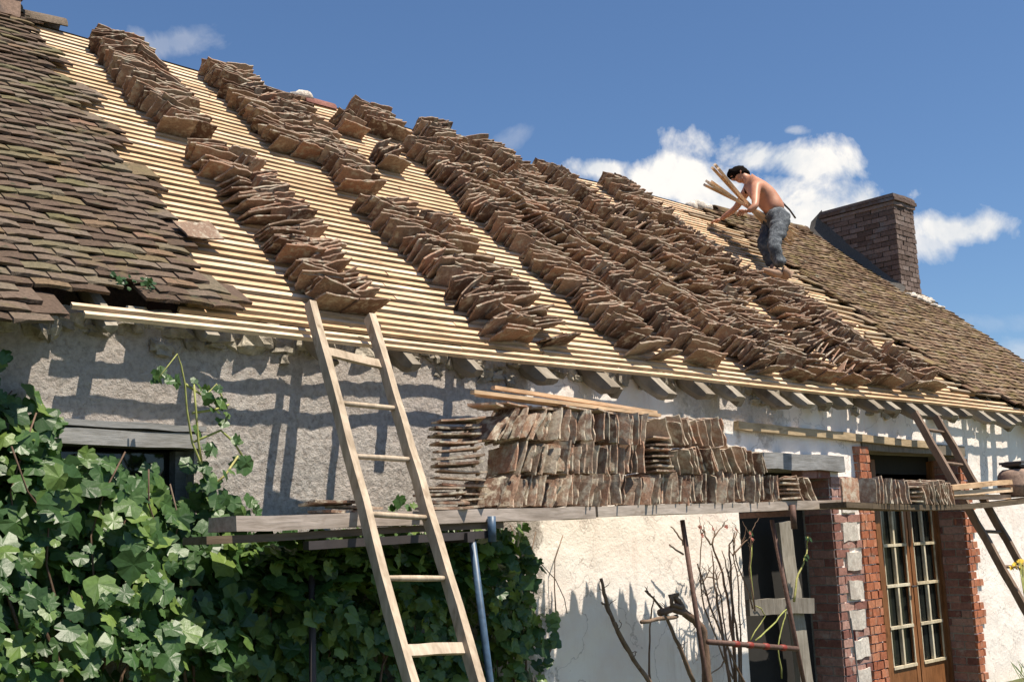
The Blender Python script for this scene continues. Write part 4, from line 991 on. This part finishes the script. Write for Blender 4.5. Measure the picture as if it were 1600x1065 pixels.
def merge_mesh(ms, name, mat):
    V = []; Fc = []
    for m_ in ms:
        o_ = len(V)
        if isinstance(m_, tuple): V += [tuple(q) for q in m_[0]]; Fc += [tuple(i + o_ for i in f) for f in m_[1]]
        else: V += [tuple(v.co) for v in m_.vertices]; Fc += [tuple(i + o_ for i in p.vertices) for p in m_.polygons]
    me = bpy.data.meshes.new(name); me.from_pydata(V, [], Fc); me.polygons.foreach_set('use_smooth', [True] * len(Fc))
    me.attributes.new('rnd', 'FLOAT', 'FACE'); me.materials.append(MT[mat]); return me
def blob(c, rx, ry, rz, rot=None, nu=20, nv=12, cut=None):
    vs = []; fs = []
    for j in range(nv + 1):
        th = math.pi * j / nv
        for i in range(nu):
            p_ = 2 * math.pi * i / nu; q = Vector((rx * math.sin(th) * math.cos(p_), ry * math.sin(th) * math.sin(p_), rz * math.cos(th)))
            if rot: q = rot @ q
            vs.append(Vector(c) + q)
    for j in range(nv):
        for i in range(nu): fs.append((j * nu + i, (j + 1) * nu + i, (j + 1) * nu + (i + 1) % nu, j * nu + (i + 1) % nu))
    return vs, fs
pelvis = at(1214, 336, 1.80); waist = at(1207, 318, 1.86); chest = at(1192, 298, 1.98); neckb = at(1173, 284, 2.12); neck = at(1165, 279, 2.18); head = at(1154, 274, 2.24)
shN = at(1181, 291, 1.92); elN = at(1180, 322, 1.80); wrN = at(1168, 331, 1.86)
shF = at(1168, 296, 2.22); elF = at(1150, 325, 2.42); wrF = at(1126, 343, 2.62)
V = [pelvis]; E_ = []; Rr = [.135]
w_ = chain(V, E_, Rr, 0, [waist, chest, neckb], [(.125, .135), (.15, .16), (.085, .09)])
chest_i = 2
hd = chain(V, E_, Rr, w_, [neck], [.058])
chain(V, E_, Rr, hd, [head, head + (head - neck) * .55], [.088, .075])
aN = chain(V, E_, Rr, chest_i, [shN], [.066]); aN = chain(V, E_, Rr, aN, [shN.lerp(elN, .45), elN, elN.lerp(wrN, .5), wrN], [.052, .042, .038, .028])
aF = chain(V, E_, Rr, chest_i, [shF], [.064]); aF = chain(V, E_, Rr, aF, [shF.lerp(elF, .45), elF, elF.lerp(wrF, .5), wrF], [.050, .040, .036, .026])
bodym = skin_obj('person', V, E_, Rr, 'skin', 0)
def hand(wr, d, up_, side, curl):
    """palm and five fingers as skinned chains"""
    d = d.normalized(); n_ = up_ - up_.dot(d) * d; n_.normalize(); s_ = d.cross(n_) * side; V = [wr, wr + d * .045, wr + d * .085]; E_ = [(0, 1), (1, 2)]; Rr = [.026, (.036, .017), (.036, .014)]
    for k, (off, L) in enumerate(((-.030, .068), (-.010, .078), (.010, .073), (.028, .056))):
        b_ = wr + d * .088 + s_ * off; p1 = b_ + d * L * .45 - n_ * curl * .2 * L; p2 = p1 + d * L * .32 - n_ * curl * .5 * L; p3 = p2 + d * L * .18 - n_ * curl * .6 * L
        chain(V, E_, Rr, 2, [b_, p1, p2, p3], [.010, .009, .0085, .007])
    chain(V, E_, Rr, 1, [wr + d * .03 - s_ * .038, wr + d * .065 - s_ * .062 - n_ * .01, wr + d * .09 - s_ * .065 - n_ * .02], [.013, .011, .009])
    return skin_obj('hand', V, E_, Rr, 'skin', 1, 1)
hN = hand(wrN, (at(1157, 327, 2.0) - wrN), Vector((0, -.5, .8)), 1, .9)
hF = hand(wrF, rp(11.02, 3.86, .05) - wrF, Vector((0, -.5, .8)), -1, .7)
fd = (at(1147, 279, 2.27) - head).normalized(); hu = (head - neck).normalized()
nose = blob(head + fd * .088 + hu * .005, .014, .016, .022); sdv = fd.cross(hu).normalized()
ear1 = blob(head + sdv * .083 - fd * .01, .016, .012, .03); ear2 = blob(head - sdv * .083 - fd * .01, .016, .012, .03)
jaw = blob(head + fd * .035 - hu * .055, .055, .058, .05); brow = blob(head + fd * .05 + hu * .03, .05, .05, .03); lips = blob(head + fd * .086 - hu * .04, .02, .014, .009)
pm = merge_mesh([bodym, hN, hF, nose, ear1, ear2, jaw, brow, lips], 'person', 'skin')
person = bpy.data.objects.new('person', pm); COL.objects.link(person)
tag(person, 'shirtless man in dark jeans bending over the roof with timber under his arm', 'person')
rot = Matrix((sdv, fd, hu)).transposed()
g = MB(); vs, fs = blob(head - fd * .018 + hu * .035, 0.100, .112, .096, rot, 26, 18); vs = [v + (v - head).normalized() * .012 * noise.noise(v * 28) * 1.5 for v in vs]; g.add(vs, fs, .5)
vs, fs = blob(head - fd * .055 - hu * .02, .075, .06, .07, rot, 20, 12); g.add(vs, fs, .5)
part(g, 'hair', 'hair', person, True)
g = MB()
for s_ in (-1, 1): vs, fs = blob(head + fd * .083 + hu * .015 + sdv * .03 * s_, .011, .007, .007, rot, 10, 6); g.add(vs, fs, .5)
part(g, 'eye', 'dark', person, True)
# jeans
V = [at(1214, 340, 1.80)]; E_ = []; Rr = [(.165, .15)]
chain(V, E_, Rr, 0, [at(1209, 325, 1.84)], [(.15, .145)])
hipL = at(1219, 350, 1.68); knL = at(1208, 386, 1.58); ankL = at(1223, 419, 1.50)
hipR = at(1204, 352, 1.92); knR = at(1193, 384, 1.90); ankR = at(1207, 416, 1.82)
chain(V, E_, Rr, 0, [hipL, hipL.lerp(knL, .5), knL, knL.lerp(ankL, .5), ankL], [.118, .095, .080, .074, .080])
chain(V, E_, Rr, 0, [hipR, hipR.lerp(knR, .5), knR, knR.lerp(ankR, .5), ankR], [.110, .09, .075, .070, .075])
jm = skin_obj('jeans', V, E_, Rr, 'denim', 0, 3)
for v in jm.vertices:
    nz_ = noise.noise(Vector((v.co.x * 9, v.co.y * 9, v.co.z * 17))) * .017 + noise.noise(v.co * 26) * .008; v.co += (v.normal * nz_)
jm = merge_mesh([jm], 'jeans', 'denim'); jo = bpy.data.objects.new('jeans', jm); COL.objects.link(jo); jo.parent = person
g = MB(); g.tube([at(1222, 316, 1.80), at(1234, 328, 1.78), at(1243, 341, 1.76)], [.014, .012, .012], 6)
part(g, 'tool_handle', 'iron', person, True)
for (u, v, y, a) in ((1233, 441, 1.50, 0), (1214, 436, 1.80, 0)):
    ank = ankL if y < 1.6 else ankR
    Q = (ray(u, v)); tq = ((rp(0, 0, .05) - CAM).dot(NRM)) / Q.dot(NRM); base = CAM + Q * tq      # sole on the battens
    heel = base + Vector((.03, -.02, .01)); toe = base + Vector((-.13, .10, .11))
    sm = skin_obj('shoe', [ank, heel + Vector((0, 0, .035)), heel.lerp(toe, .5) + Vector((0, 0, .02)), toe], [(0, 1), (1, 2), (2, 3)], [.045, .050, (.05, .038), (.042, .026)], 'shoe', 1)
    so = bpy.data.objects.new('shoe', merge_mesh([sm], 'shoe', 'shoe')); COL.objects.link(so); so.parent = person
# bundle of laths under his arm: every lath is a thing
for k, (u0, v0, y0, u1, v1, y1) in enumerate(((1117, 257, 2.02, 1196, 352, 1.98), (1113, 262, 2.04, 1194, 350, 2.0), (1122, 263, 1.98, 1200, 358, 1.95), (1104, 283, 2.06, 1240, 370, 1.84), (1101, 289, 2.08, 1246, 361, 1.86), (1112, 284, 2.02, 1240, 376, 1.80), (1116, 266, 2.08, 1236, 382, 1.84), (1108, 287, 2.0, 1247, 369, 1.82))):
    g = MB(); p, q = at(u0, v0, y0), at(u1, v1, y1)
    g.beam(p, q, .05, .028, up=Vector((0, -.6, .8)), jit=.001, seg=3)
    tag(g.build('roof_lath', 'batten'), 'pale new lath in the bundle carried under the man\'s arm', 'lath', 'laths carried by the man')
# rounded ridge tile standing up where he reaches
g = MB(); q = at(1109, 342, 3.2)
vs, fs = blob(q - Vector((0, 0, .04)), .09, .10, .12, None, 16, 10); g.add(vs, fs, .1); tag(g.build('ridge_cap_tile', 'brick'), 'rounded red-brown ridge tile sitting on the ridge beyond the man\'s hand', 'ridge tile')
print('individual tiles', NT, 'far faces', len(FAR.f))
for o in bpy.data.objects:
    if '_w' in o: del o['_w']
